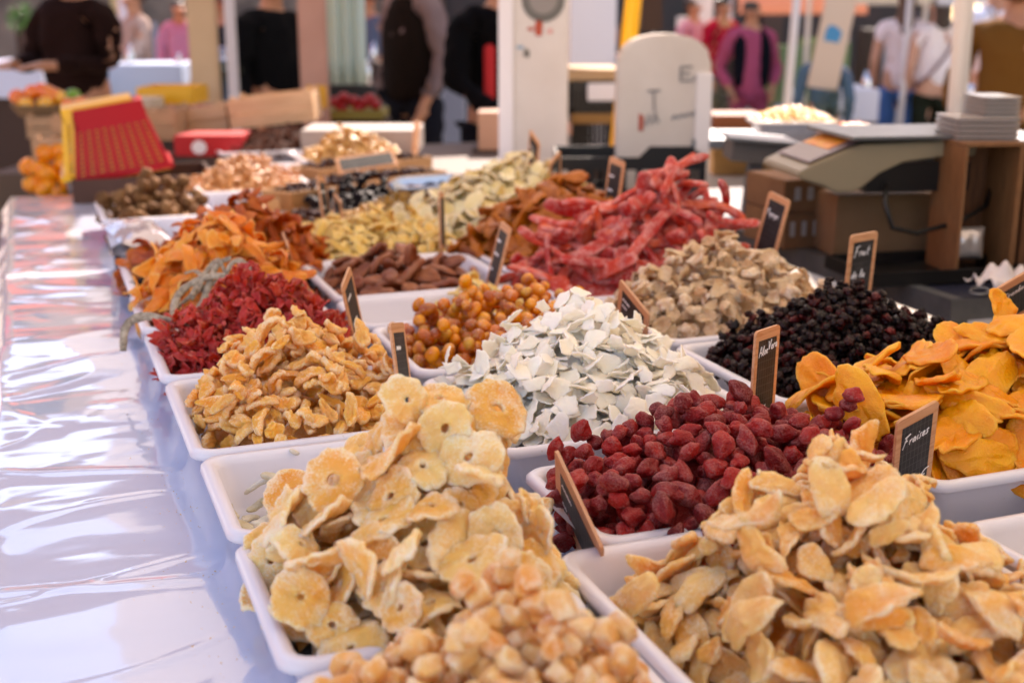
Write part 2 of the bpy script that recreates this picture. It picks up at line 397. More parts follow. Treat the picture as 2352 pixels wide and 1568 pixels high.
def finish_heaps(extra_occ=()):
    # which pieces does the picture show?  (points splatted in a depth buffer)
    Wd, Hh = 1176, 784; Z = np.full((Hh, Wd), 1e9); ID = np.full((Hh, Wd), -1, int); gid = 0; owner = []
    cy, sy, cp, sp = math.cos(YAW), math.sin(YAW), math.cos(PITCH), math.sin(PITCH)
    def proj(P):
        x = P[:, 0]*cy-P[:, 1]*sy; f0 = P[:, 0]*sy+P[:, 1]*cy; z = P[:, 2]-HC
        d = f0*cp-z*sp; u = z*cp+f0*sp; return (CX+F*x/d)/2, (CY-F*u/d)/2, d
    def splat(P, g, rad_):
        u, v, d = proj(P); ok = (d > .2) & (u > 1) & (u < Wd-2) & (v > 1) & (v < Hh-2); u, v, d = u[ok].astype(int), v[ok].astype(int), d[ok]
        for a in range(-rad_, rad_+1):
            for b in range(-rad_, rad_+1):
                uu = np.clip(u+a, 0, Wd-1); vv = np.clip(v+b, 0, Hh-1); o = np.argsort(-d)
                m = d[o] < Z[vv[o], uu[o]]; Z[vv[o][m], uu[o][m]] = d[o][m]; ID[vv[o][m], uu[o][m]] = g
    for hi, H in enumerate(HEAPS):
        pts = []
        for me in H['variants']:
            a = np.empty(len(me.vertices)*3); me.vertices.foreach_get('co', a); pts.append(a.reshape(-1, 3))
        H['pts'] = pts
        X, Y, c, r = H['core']; P = np.stack([X.ravel(), Y.ravel(), c.ravel()], 1)[(r < .97).ravel()]; splat(P, -2, 1)
        for k, (vi, M) in enumerate(H['pieces']):
            A = np.array(M); P = pts[vi] @ A[:3, :3].T+A[:3, 3]
            dd = math.hypot(A[0, 3], A[1, 3]); splat(P, len(owner), 1 if dd < 2.6 else 0); owner.append((hi, k))
    for P in extra_occ: splat(P, -3, 1)
    cnt = np.bincount(ID[ID >= 0].ravel(), minlength=len(owner)); vis = {}
    for g, (hi, k) in enumerate(owner):
        if cnt[g] >= 6: vis.setdefault(hi, []).append((cnt[g], k))
    for hi, H in enumerate(HEAPS):
        L = sorted(vis.get(hi, []), reverse=True); top = [k for _, k in L[:300]]; S = set(top)
        for me in H['variants']:
            if not me.materials: me.materials.append(H['mat'])
            me.name = H['name']
        for k in top:
            vi, M = H['pieces'][k]; o = bpy.data.objects.new(H['name'], H['variants'][vi]); COL.objects.link(o); o.matrix_world = M
            tag(o, H['label'], H['cat'], H['group']); H.setdefault('objs', {})[k] = o
        cen = {}
        for c_, k in L[:300]:
            u, v, d = proj(np.array([[*H['pieces'][k][1].translation]])); cen[k] = (u[0], v[0], c_)
        used = set()
        for word, key in (('topmost piece', lambda k: cen[k][1]), ('leftmost piece', lambda k: cen[k][0]), ('rightmost piece', lambda k: -cen[k][0]), ('lowest piece', lambda k: -cen[k][1]), ('piece showing largest', lambda k: -cen[k][2]), ('second highest piece', lambda k: cen[k][1])):
            c2 = [k for k in cen if k not in used]
            if len(c2) > 6: kk = min(c2, key=key); used.add(kk); H['objs'][kk]['label'] = word+' of the '+H['group']+', a '+H['cat']
        # what lies underneath / past 300: one mesh
        V = []; Fc = []; n0 = 0
        for k, (vi, M) in enumerate(H['pieces']):
            if k in S: continue
            A = np.array(M); V.append(H['pts'][vi] @ A[:3, :3].T+A[:3, 3]); me = H['variants'][vi]
            Fc += [tuple(i+n0 for i in p.vertices) for p in me.polygons]; n0 += len(V[-1])
        X, Y, c, r = H['core']; st = 3; Xs, Ys, cs, rsx = X[::st, ::st], Y[::st, ::st], c[::st, ::st], r[::st, ::st]; a, b = Xs.shape
        ok = rsx < .97; base = n0; V.append(np.stack([Xs.ravel(), Ys.ravel(), cs.ravel()-.002], 1))
        for i in range(a-1):
            for j in range(b-1):
                if ok[i, j] and ok[i+1, j] and ok[i, j+1] and ok[i+1, j+1]:
                    q = base+i*b+j; Fc.append((q, q+1, q+b+1, q+b))
        V = np.concatenate(V); me = bpy.data.meshes.new(H['name']+'_mass')
        me.from_pydata(V.tolist(), [], Fc); me.update(); me.materials.append(H['mat'])
        me.polygons.foreach_set('use_smooth', [True]*len(me.polygons))
        o = link(H['name']+'_mass', me); tag(o, H['under'], 'heap', kind='stuff')
        print('HEAP', H['name'], 'pieces', len(H['pieces']), 'seen', len(L), 'single', len(top))
# ================================================================== table, cloth, trays
M_plastic = N('tray_plastic'); M_plastic.b.inputs['Base Color'].default_value = lin('E2DFE3'); M_plastic.b.inputs['Roughness'].default_value = .28
M_plastic.b.inputs['Subsurface Weight'].default_value = .15; M_plastic.b.inputs['Subsurface Radius'].default_value = (.01, .01, .01)
_s = M_plastic.ramp(M_plastic.noise(90, 5, rough=.7), [(.0, lin('E2DFE3')), (.68, lin('E2DFE3')), (.74, lin('CFC6B8')), (.8, lin('E2DFE3'))]); M_plastic.l(_s, M_plastic.b.inputs['Base Color'])
M_plastic.bump(M_plastic.noise(30, 3), .12, .002); M_plastic = M_plastic.m
def cloth_mat():
    m = N('glossy_oilcloth'); m.b.inputs['Base Color'].default_value = lin('CDD4E6'); m.b.inputs['Roughness'].default_value = .07
    m.b.inputs['Specular IOR Level'].default_value = .6; m.b.inputs['Coat Weight'].default_value = .6; m.b.inputs['Coat Roughness'].default_value = .05
    mp = m.n('Mapping'); tc = m.n('TexCoord'); m.l(tc.outputs['Object'], mp.inputs[0]); mp.inputs['Scale'].default_value = (4, 13, 5)
    a = m.noise(1, 2, co=mp.outputs[0], dist=.6); m.bump(a, .08, .006); return m.m
CL = cloth_mat()
def cloth():
    xs = np.concatenate([np.linspace(-.088, .17, 60), np.linspace(.19, 1.42, 24)]); ys = np.linspace(.35, 4.35, 760)
    V = []; Fc = []
    for y in ys:
        for x in xs:
            e = max(0, 1-max(0, x-.10)/.05); k = min(1, (x+.088)/.02)
            z = TABLE+k*e*(.0050*nz((x*4, y*6, 0), 1, 3)+.0011*max(0, nz((x*5+y*1.5, y*11, 0), 1, 8)-.15)*2+.0003*nz((x*14, y*34, 0), 1, 5)+.0020*max(0, 1-abs(nz((x*2.2+y*.6, y*2.6, 0), 1, 21))*16)+.0010*max(0, 1-abs(nz((x*3-y*.9, y*4.5, 0), 1, 33))*14)+.007*max(0, nz((x*3, y*2.6, 0), 1, 12)))
            xx = x+(.006*nz((0, y*4, 0), 1, 2)+.004*(y > 2.37))*(1-k) if k < 1 else x
            V.append((xx, y, z))
    n = len(xs)
    for i in range(len(ys)-1):
        for j in range(n-1): b = i*n+j; Fc.append((b, b+1, b+n+1, b+n))
    # the skirt falls over the left edge and the far edge
    b0 = len(V); zs = [.893, .86, .7, .45, .2]
    for q, z in enumerate(zs):
        for i, y in enumerate(ys):
            V.append((-.090-.012*(q > 0)-.02*q*abs(math.sin(y*9+.4*math.sin(y*23)))*.6, y, z))
    m = len(ys)
    for i in range(m-1): Fc.append((i*n, (i+1)*n, b0+i+1, b0+i))
    for q in range(len(zs)-1):
        for i in range(m-1): b = b0+q*m+i; Fc.append((b, b+1, b+m+1, b+m))
    b1 = len(V); L = (len(ys)-1)*n
    for q, z in enumerate([.89, .8, .5, .2]):
        for j, x in enumerate(xs): V.append((x, 4.356+.008*q+.01*math.sin(x*30)*q, z))
    for j in range(n-1): Fc.append((L+j, L+j+1, b1+j+1, b1+j))
    for q in range(3):
        for j in range(n-1): b = b1+q*n+j; Fc.append((b, b+1, b+n+1, b+n))
    me = mesh('table_cover', V, Fc); o = link('table_cover', me, CL)
    tag(o, 'glossy creased white plastic cloth covering the long fruit table', 'tablecloth')
cloth()
tb = empty('market_table', (.65, 2.3, 0), label='long trestle table hidden under the glossy white cloth', cat='table')
_t2 = empty('market_table', (.95, 4.9, 0), label='second table behind the long one, under the spices and red carton', cat='table')
MB().box(-.85, 1.0, -.52, .55, .89, .904).build('table_top', plain('second_table_top', '5A4C44', .7), _t2); MB().box(-.8, .95, -.48, .5, .2, .889).build('skirt', plain('second_skirt', '4A3E38', .8), _t2)
W_rough = wood('table_wood', '6E5238', '8A6A4A', axis=1)
m = MB().box(-.72, .76, -1.9, 2.04, .868, .897); m.build('table_top', W_rough, tb)
for i in range(4):
    for sx in (-.6, .6): MB().box(sx-.03, sx+.03, -1.8+i*1.25-.03, -1.8+i*1.25+.03, 0, .868).build('leg', W_rough, tb)
cr = MB(); rs = random.Random(4)
for i in range(420):
    x = .148-abs(rs.gauss(0, .035)) if i % 3 else rs.uniform(.46, .50); y = rs.uniform(.95, 3.2)
    if i % 3: y = .9+abs(rs.gauss(0, .7))
    s_ = rs.uniform(.0005, .0017); z = TABLE+.006 if i % 3 else TABLE+.002
    q = [(x+rs.uniform(-1, 1)*s_, y+rs.uniform(-1, 1)*s_, z+rs.uniform(-.2, 1)*s_) for _ in range(4)]; cr.add(q, [(0, 1, 2), (0, 2, 3), (0, 3, 1), (1, 3, 2)])
tag(cr.build('sugar_crumbs', plain('crumb', 'D8B078', .8)), 'sugar crumbs and specks scattered on the cloth beside the trays', 'crumbs', kind='stuff')
TRAY = {}
def tray(x0, x1, y0, y1, label, rim=RIM, floor=None, name='fruit_tray', grp='white plastic fruit trays on the table', mat=None, rz=0.):
    floor = floor if floor is not None else rim-.068
    cx, cy = (x0+x1)/2, (y0+y1)/2; a, b = (x1-x0)/2, (y1-y0)/2; r = .026; L = []
    def q(ins, z, r_): L.append(rr(-a+ins, a-ins, -b+ins, b-ins, r_, z-floor))
    q(.030, floor-.004, r-.004); q(.017, rim-.016, r); q(.013, rim-.011, r); q(.003, rim-.013, r); q(0, rim-.010, r); q(.0005, rim-.004, r); q(.004, rim, r)
    q(.012, rim, r-.004); q(.0165, rim-.004, r-.006); q(.019, rim-.010, r-.006); q(.030, floor+.008, r-.008); q(.036, floor+.001, r-.01)
    v, f = loft(L); f.append(tuple(range(len(L[0])))[::-1]); me = mesh(name, v, f)
    o = link(name, me, mat or M_plastic, loc=(cx, cy, floor), rot=(0, 0, rz)); tag(o, label, 'tray', grp); return o
T = [  # x0 x1 y0 y1 label
 (.150, .436, .62, .905, 'white tray of sugared ginger cubes at the bottom edge of the photo'),
 (.150, .432, .915, 1.185, 'white tray overflowing with candied pineapple rings'),
 (.150, .436, 1.193, 1.448, 'white tray almost emptied, a few pale peel sticks left, behind the pineapple rings'),
 (.145, .470, 1.456, 1.790, 'white tray of yellow candied fruit crescents beside the glossy cloth'),
 (.143, .470, 1.798, 2.092, 'white tray of shredded red hibiscus flowers'),
 (.143, .470, 2.10, 2.40, 'white tray under the bright orange dried fruit slices'),
 (.147, .475, 2.41, 2.74, 'white tray with black prunes under the dark orange slices'),
 (.437, .835, .66, 1.036, 'raised white tray of candied ginger slices, nearest on the right'),
 (.497, .892, 1.045, 1.272, 'white tray of dark red candied strawberries'),
 (.492, .885, 1.328, 1.665, 'white tray of white coconut chips'),
 (.500, .880, 1.692, 1.985, 'white tray of sugared kumquats'),
 (.492, .874, 1.992, 2.203, 'nearly empty white tray with pale ginger bits behind the kumquats'),
 (.500, .874, 2.212, 2.560, 'white tray of brown dried pear halves'),
 (.500, .874, 2.568, 2.90, 'white tray of pale yellow ginger chunks'),
 (.862, 1.27, .68, .960, 'white tray of yellow fruit strips in the lower right corner'),
 (.913, 1.31, 1.050, 1.302, 'white tray of large yellow mango slices'),
 (.925, 1.31, 1.372, 1.700, 'white tray of black dried berries'),
 (.930, 1.31, 1.716, 2.035, 'white tray of tan passion fruit pieces'),
 (.888, 1.28, 2.045, 2.335, 'white tray of red papaya strips'),
 (.888, 1.28, 2.345, 2.655, 'white tray of dark orange mango slices beside the red papaya'),
 (.885, 1.28, 2.665, 2.98, 'white tray of pale green edged fruit rings'),
 (.147, .435, 3.29, 3.67, 'white tray of brown walnuts near the far end'),
 (.445, .80, 3.70, 4.03, 'white tray of sunlit shelled almonds in the middle distance'),
 (.89, 1.28, 4.38, 4.70, 'white tray of sunlit walnut kernels before the black crates'),
 (.65, 1.24, 4.72, 5.06, 'shallow white tray of dark spices beside the red carton'),
 (.56, .87, 4.07, 4.34, 'empty white tray between the almonds and the dark spices'),
]
for t in T:
    big = t[0] == .437
    tray(*t[:4], t[4], rim=RIM if not big else RIM+.004)
# ================================================================== heaps of fruit
C_ = candied
m_pine = C_('candied_pineapple', ['F0A638', 'FABE62', 'FDD08C'], 'FFF3E2', .62, sss=.6, edge=.20, contrast=.22, patchs=36)
m_ging = C_('candied_ginger', ['EE9830', 'F6B052', 'FAC476', 'F2A64E'], 'FFEFD8', .60, sss=.6, edge=.14, contrast=.22, patchs=36)
m_cube = C_('ginger_cube_sugar', ['E6963C', 'F0B05C', 'F6C47C'], 'FFEEDA', .60, sss=.6, contrast=.2, edge=.2, bump=1.0)
m_pome = C_('yellow_crescent_sugar', ['EE9420', 'F8AC3C', 'FABC62', 'F4A448'], 'FFECD4', .52, edge=.2, contrast=.2, sss=.45)
m_hib = C_('hibiscus_petal', ['8A0E0A', 'B81A12', 'C82A1E', '961008'], 'E88A80', .40, sss=.35, rough=.5)
m_ora = C_('orange_slice', ['E66A06', 'F48C14', 'F8A634'], 'FBC888', .30, sss=.35, rough=.35)
m_dkor = C_('dark_orange_slice', ['8E3402', 'B04C04', 'C86608'], 'D07C2C', .10, sss=.3, rough=.35)
m_straw = C_('candied_strawberry', ['640406', '8A0C0C', 'A8180E', '740A0E'], 'AC7069', .58, sss=.25, rough=.5, edge=.15, bump=1.0)
m_coco = C_('coconut', ['FCECCC', 'FFF5DE', 'FFF8E8'], 'FFFBF0', .3, sss=.3, bump=.25, rough=.8, spec=.15)
m_kumq = C_('kumquat_skin', ['8A340A', 'D06A06', 'F0A008', 'A85010', 'DCAA24'], 'EAD8C8', .46, sss=.4, rough=.22, edge=.05, spec=.6)
m_pear = C_('brown_pear', ['5A2410', '8A421C', 'A2603A', '6E2E14'], 'B58468', .25, sss=.15, rough=.4)
m_palg = C_('pale_ginger', ['DAAE42', 'E2BC60', 'DFB450'], 'F2E0B4', .40, sss=.4)
m_mango = C_('mango_slice', ['E67C02', 'F29206', 'F8A812', 'EC8604'], 'FBC258', .34, sss=.5, rough=.32, edge=.3, bump=.6)
m_berry = C_('black_berry', ['0C0303', '1C0606', '260706', '120404', '460A08', '6A120E'], '4A1818', .02, sss=0, spec=.3, rough=.3, bump=1.6, grain=150, edge=0)
m_pass = C_('passion_fruit_piece', ['B08254', 'CCA67C', 'D8B890', 'BE966C'], 'F0E2CE', .54, sss=.3, spots='3A332C')
m_papa = C_('papaya_strip', ['A00C08', 'C01C10', 'D0400C', 'B01812', 'D8581A'], 'E4B4AC', .66, sss=.4, rough=.4, edge=.3)
m_dkma = C_('dark_mango', ['7E3A04', 'A85808', 'B8680E', '8A4004'], 'C88A44', .12, sss=.3, rough=.4)
m_ring = C_('pale_ring', ['C8A85A', 'DCC88C', 'E6DAAE'], 'F6EAD8', .45, sss=.2)
m_rais = C_('green_raisin', ['7A5410', '96701C', 'A8822C'], 'B89A50', .1, sss=.2, rough=.4)
m_prun = C_('prune', ['07050A', '120C14', '1A1218'], '2A2434', .05, sss=0, rough=.45, edge=0, spec=.12)
m_walnut = C_('walnut_shell', ['5E3C22', '84603C', '704C30'], 'A88664', .2, sss=0, rough=.8, grain=140, edge=.1, spec=.2, bump=1.4)
m_almond = C_('almond', ['9A5E2C', 'B87C42', 'C8925A'], 'E0B888', .2, sss=0, rough=.3, edge=0)
m_kernel = C_('walnut_kernel', ['B07C34', 'CC9C54', 'D8B070'], 'E8C890', .2, sss=0, rough=.3, edge=0)
m_spice = C_('dark_spice', ['2A1208', '4A2210', '5E3018'], '7A4A28', .08, sss=0, rough=.85, edge=0, spec=.08)
m_date = C_('date', ['1E0E0C', '34181A', '281214'], '4A3038', .1, sss=0, rough=.6, edge=0, spec=.06)

def ring_out(th, ph): return 1+.022*math.cos(13*th+ph[0]+1.5*math.sin(2*th))+.06*math.sin(2*th+ph[1])+.02*math.sin(7*th+ph[2])
def lens_out(th, ph): return (1-.16*abs(math.sin(th))**.7*.0+.10*math.cos(2*th)+.05*math.sin(3*th+ph[0])+.03*math.sin(5*th+ph[1]))*(1+.10*max(0, math.cos(th))**6)
pine = [slab(.0305*s, .0275*s, .0066, i+1, ring_out, hole=(.16, .13, .2, .15)[i % 4], wave=.10, cup=(-.22, .05, .32, -.08, .16)[i % 5], twist=(i % 4-1.5)*.14, na=52, nr=7, lump=.38, rag=.09, rip=.055) for i, s in enumerate((1, 1.06, .94, 1.12, 1, .86, 1.04, .8, 1.1, .95, 1.0, .9))]
ging = [slab(.0275*s, .0165*q, .0066, i+11, lens_out, wave=.11, cup=(i % 3-1)*.2, twist=(i % 4-1.5)*.16, na=34, nr=5, lump=.34, rag=.13, rip=.05) for i, (s, q) in enumerate(((1, 1), (1.15, 1), (.8, 1.1), (1.2, .8), (.6, .9), (1.0, 1.15), (.75, .7), (.5, .8), (1.1, 1.05), (.45, .75), (.9, 1.2), (.35, .6)))]
cube = [blob(.0112*s, .0092, .0078, .34, .9, 3, i, flat=.48, wr=.05) for i, s in enumerate((1, 1.2, .8, 1, 1.3, .9, 1.1, .7))]
pome = [slab(.0190*s, .0088*q, .0090, i+41, None, wave=.16, cup=[.3, .15, -.3, .35, .1, -.3][i % 6], twist=.12*(i % 3-1), na=26, nr=4, lump=.50) for i, (s, q) in enumerate(((1, 1), (1.1, 1), (.9, 1.3), (1.2, .9), (.7, 1.2), (.8, .8), (1.1, 1.2), (1, .8)))]
hib = [petals(i, 1.25) for i in range(8)]
ora = [slab(.030*s, .0115*q, .0045, i+61, None, wave=.2, cup=[.5, .35, .6, .2, -.4][i % 5], twist=.3*(i % 3-1), na=28, nr=4, lump=.2) for i, (s, q) in enumerate(((1, 1), (1.2, 1.1), (.85, 1.3), (1.1, .8), (.8, 1), (1.3, 1)))]
straw = [blob(.0136*s, .0098, .0090, .21, 1.3, 3, i+20, pinch=.12) for i, s in enumerate((1, 1.15, .85, 1.05, .8, 1.25, 1))]
coco = [flake(i) for i in range(14)]
kumq = [blob(.0112*s, .0104, .0102, .05, 1.1, 3, i+30, wr=.04) for i, s in enumerate((1, 1.3, .95, 1.15, 1.4, .8, .85))]
pear = [slab(.033*s, .0175*q, .013, i+81, None, wave=.08, cup=.18*(i % 3-1), na=26, nr=4, lump=.3) for i, (s, q) in enumerate(((1, 1), (1.1, 1), (.9, 1.1), (1.15, .85)))]
palg = [slab(.020*s, .0115*q, .0075, i+91, None, wave=.16, cup=.25*(i % 3-1), na=20, nr=3, lump=.35) for i, (s, q) in enumerate(((1, 1), (1.2, .9), (.8, 1.2), (1.1, 1.1), (1.4, .7)))]
mang = [slab(.047*s, .024*q, .0058, i+101, None, wave=.07, cup=[.14, -.1, .2, .05][i % 4], twist=.12*(i % 3-1), na=40, nr=5, lump=.3, rag=.13, rip=.04) for i, (s, q) in enumerate(((1, 1), (1.15, 1.05), (.85, 1.2), (1.05, .8), (.7, .9), (1.2, 1.1), (.95, 1.2), (.6, 1.)))]
berr = [blob(.0082*s, .0064, .0056, .12, 1.2, 3, i+50, wr=.55) for i, s in enumerate((1, 1.2, .9, 1.1, 1.3, .85, 1))]
pasn = [curl(i, .037*s, .019) for i, s in enumerate((1, 1.1, .9, 1.2, .8, 1, 1.05, .95))]+[blob(.017, .012, .007, .3, 1.3, 3, 71, bend=.4), blob(.013, .011, .008, .3, 1.4, 3, 72)]
papa = [strip(.118*s, .0215*q, (.010, .015, .012)[i % 3], i+3, curve=.75, wob=.20, box=.6, taper=.15, curl=.2*(i % 2), n=16, m=12) for i, (s, q) in enumerate(((1, 1), (1.25, .8), (.6, 1.5), (.9, 1.25), (.75, .8), (1.45, .95), (.4, 1.6), (1.1, .65), (.85, 1.4)))]
dkma = [slab(.041*s, .019*q, .008, i+121, None, wave=.14, cup=.25*(i % 3-1), twist=.15, na=26, nr=4, lump=.25) for i, (s, q) in enumerate(((1, 1), (1.15, 1), (.8, 1.2), (1.1, .9), (.9, .8)))]
def rim_out(th, ph): return 1+.03*math.sin(2*th+ph[0])+.03*math.sin(3*th+ph[1])
ring = [slab(.026*s, .019*q, .0060, i+141, rim_out, hole=.0, wave=.1, cup=.2*(i % 3-1), twist=.12*(i % 2), na=26, nr=4, lump=.14) for i, (s, q) in enumerate(((1, 1), (1.1, 1.1), (.9, 1.2), (1.05, .9), (1.2, 1)))]
rais = [blob(.0072, .0048, .0045, .1, 1.4, 2, i+60, wr=.25) for i in range(4)]
prun = [blob(.014, .011, .009, .14, 1.2, 3, i+70, wr=.3) for i in range(4)]
waln = [blob(.019, .016, .016, .06, 1.4, 3, i+80, wr=.25) for i in range(3)]
almo = [blob(.0125, .0075, .0055, .05, 1, 2, i+90, pinch=.35) for i in range(3)]
kern = [blob(.014, .011, .008, .15, 1.6, 3, i+95, wr=.35) for i in range(4)]
spic = [blob(.010, .006, .005, .25, 1.6, 2, i+99, wr=.4) for i in range(4)]
date = [blob(.018, .0095, .009, .06, 1.1, 2, i+110, wr=.2) for i in range(3)]
yst = [strip(.050*s, .0085, .0065, i+33, curve=.7, wob=.2, box=.2) for i, s in enumerate((1, 1.2, .8, 1.4, .6))]
heap('ginger_cube', 'sugared amber ginger cube in the heap at the bottom edge', 'candied ginger', 'ginger cubes in the front tray', cube, m_cube, (.165, .425, .56, .90), (.300, .79), 1.018, 460, zed=.948, power=.85, thick=.017, tilt=.6, layers=2)
heap('pineapple_ring', 'pale sugared pineapple ring in the tall heap at front left', 'candied pineapple', 'candied pineapple rings', pine, m_pine, (.155, .445, .90, 1.20), (.340, 1.11), 1.128, 200, zed=.960, power=1.05, thick=.010, tilt=.72, stand=.22, layers=3.2, sink=.5, size=(.85, 1.12))
heap('ginger_slice', 'sugar dusted golden ginger slice in the big front right heap', 'candied ginger', 'ginger slices in the raised front tray', ging, m_ging, (.480, .865, .60, .985), (.665, .925), 1.080, 860, zed=.938, power=1.0, thick=.009, tilt=.55, stand=.10, layers=3.5, sink=.5)
heap('crescent_slice', 'golden crescent of candied fruit heaped beside the glossy cloth', 'candied fruit', 'yellow candied crescents', pome, m_pome, (.17, .450, 1.475, 1.765), (.325, 1.68), 1.048, 300, zed=.968, power=.9, thick=.012, tilt=.6, stand=.1, layers=2.4)
heap('hibiscus_flower', 'crumpled red hibiscus flower in the shredded red heap', 'dried hibiscus', 'red hibiscus flowers', hib, m_hib, (.165, .465, 1.81, 2.08), (.325, 2.0), 1.052, 360, zed=.955, power=.85, thick=.011, tilt=.5, stand=.05, layers=2, sink=.8)
heap('orange_slice', 'bright orange curled fruit slice in the tall heap on the left', 'dried fruit', 'bright orange slices', ora, m_ora, (.165, .455, 2.12, 2.40), (.310, 2.32), 1.130, 230, zed=.965, power=1.0, thick=.010, tilt=.5, stand=.1, layers=2.6, sink=.6)
heap('amber_slice', 'dark amber fruit slice heaped behind the bright orange ones', 'dried fruit', 'dark amber slices', [me.copy() for me in ora], m_dkor, (.17, .60, 2.52, 2.80), (.41, 2.66), 1.128, 200, zed=.985, power=1.3, thick=.010, tilt=.5, stand=.1, layers=2.4, floor=.93, sink=.6)
heap('prune', 'black prune lying beside the bright orange slices', 'prune', 'prunes beside the orange slices', prun, m_prun, (.15, .49, 2.42, 2.54), (.30, 2.48), .988, 60, zed=.968, power=1, thick=.018, layers=1)
heap('candied_strawberry', 'dark red sugared strawberry in the heap at the centre right', 'candied strawberry', 'candied strawberries', straw, m_straw, (.503, .915, 1.01, 1.272), (.705, 1.215), 1.042, 400, zed=.970, power=.8, thick=.018, tilt=.6, layers=2.2)
heap('coconut_chip', 'thin white coconut chip in the central heap', 'coconut chip', 'white coconut chips', coco, m_coco, (.508, .872, 1.34, 1.66), (.715, 1.585), 1.085, 750, zed=.962, power=.88, thick=.0045, tilt=.55, stand=.14, layers=4, sink=.5)
heap('kumquat', 'round amber kumquat crusted with sugar', 'kumquat', 'sugared kumquats', kumq, m_kumq, (.512, .89, 1.70, 1.99), (.73, 1.93), 1.042, 300, zed=.975, power=.65, thick=.024, tilt=.5, layers=2)
heap('pear_half', 'brown dried pear half in the flat tray', 'dried pear', 'brown dried pear halves', pear, m_pear, (.52, .85, 2.225, 2.535), (.68, 2.46), 1.012, 46, zed=.955, power=.8, thick=.014, tilt=.5, stand=.2, layers=1.6)
heap('ginger_chunk', 'pale yellow ginger chunk heaped behind the brown pears', 'candied ginger', 'pale ginger chunks', palg, m_palg, (.49, .90, 2.58, 2.92), (.725, 2.82), 1.024, 260, zed=.968, power=.8, thick=.009, tilt=.5, layers=2.2)
heap('ginger_scrap', 'pale ginger scrap left in the nearly empty tray', 'candied ginger', 'ginger scraps behind the kumquats', [me.copy() for me in ging], m_palg, (.66, .86, 2.04, 2.195), (.755, 2.14), 1.010, 30, zed=.94, power=.7, thick=.009, tilt=.5, layers=1.6)
heap('mango_slice', 'large yellow orange mango slice in the heap at the right edge', 'dried mango', 'yellow mango slices', mang, m_mango, (.90, 1.40, 1.04, 1.36), (1.21, 1.25), 1.092, 200, zed=.968, power=.75, thick=.010, tilt=.30, stand=.03, layers=3, sink=.6)
heap('black_berry', 'wrinkled glossy black berry dried like a raisin', 'dried berry', 'black dried berries', berr, m_berry, (.94, 1.355, 1.385, 1.70), (1.17, 1.59), 1.078, 1150, zed=.965, power=.85, thick=.009, tilt=.5, layers=2, cell=.003)
heap('passion_fruit_piece', 'curled tan fruit piece with dark flecks', 'dried passion fruit', 'tan passion fruit pieces', pasn, m_pass, (.95, 1.33, 1.72, 2.05), (1.165, 1.98), 1.088, 340, zed=.970, power=.8, thick=.012, tilt=.65, stand=.12, layers=2.4)
heap('papaya_strip', 'red sugared papaya strip in the tall red heap', 'candied papaya', 'red papaya strips', papa, m_papa, (.87, 1.35, 2.05, 2.37), (1.20, 2.24), 1.185, 150, zed=.975, power=.85, thick=.016, tilt=.40, stand=.14, layers=2.8, sink=.6)
heap('amber_mango_slice', 'amber brown mango slice behind the red papaya', 'dried mango', 'amber brown mango slices', dkma, m_dkma, (.87, 1.32, 2.36, 2.68), (1.12, 2.58), 1.140, 150, zed=.972, power=.85, thick=.011, tilt=.4, stand=.08, layers=2.6, sink=.6)
heap('pale_ring', 'pale fruit disc with a green rim in the tall back heap', 'dried fruit', 'pale green rimmed discs', ring, m_ring, (.84, 1.36, 2.68, 3.13), (1.17, 3.0), 1.135, 260, zed=.98, power=.92, thick=.009, tilt=.5, stand=.12, layers=2.6)
heap('green_raisin', 'golden green raisin heaped beside the metal scoop', 'raisin', 'golden green raisins', rais, m_rais, (.76, 1.06, 2.98, 3.32), (.92, 3.2), 1.035, 380, zed=.975, power=.9, thick=.009, tilt=.5, layers=2, floor=.93)
heap('dark_prune', 'black prune in the kraft box behind the pale ginger', 'prune', 'prunes in the kraft box', [me.copy() for me in prun], m_prun, (.70, 1.0, 3.34, 3.58), (.86, 3.48), 1.03, 80, zed=.985, power=.8, thick=.018, layers=1.6, floor=.93)
heap('walnut', 'round brown walnut in its shell at the far left tray', 'walnut', 'walnuts in their shells', waln, m_walnut, (.16, .42, 3.31, 3.65), (.28, 3.56), 1.035, 70, zed=.975, power=.7, thick=.03, layers=1.5)
heap('almond', 'shiny sunlit almond in the middle distance', 'almond', 'sunlit almonds', almo, m_almond, (.43, .79, 3.71, 4.02), (.62, 3.94), 1.072, 330, zed=.975, power=.95, thick=.011, layers=1.6)
heap('walnut_kernel', 'shiny golden walnut kernel under the slanted slate card', 'walnut kernel', 'golden walnut kernels', kern, m_kernel, (.90, 1.27, 4.31, 4.60), (1.09, 4.5), 1.085, 200, zed=.978, power=.9, thick=.015, layers=1.6)
heap('star_spice', 'dark brown dried spice pod beside the red carton', 'spice', 'dark spice pods', spic, m_spice, (.66, 1.22, 4.72, 5.04), (.93, 4.95), 1.07, 330, zed=.985, power=.6, thick=.009, layers=2, floor=.93)
heap('yellow_fruit_strip', 'yellow sugared fruit strip at the right edge', 'candied fruit', 'yellow fruit strips', yst, m_palg, (.95, 1.26, .70, .945), (1.12, .82), 1.01, 110, zed=.945, power=.9, thick=.010, tilt=.5, layers=2)
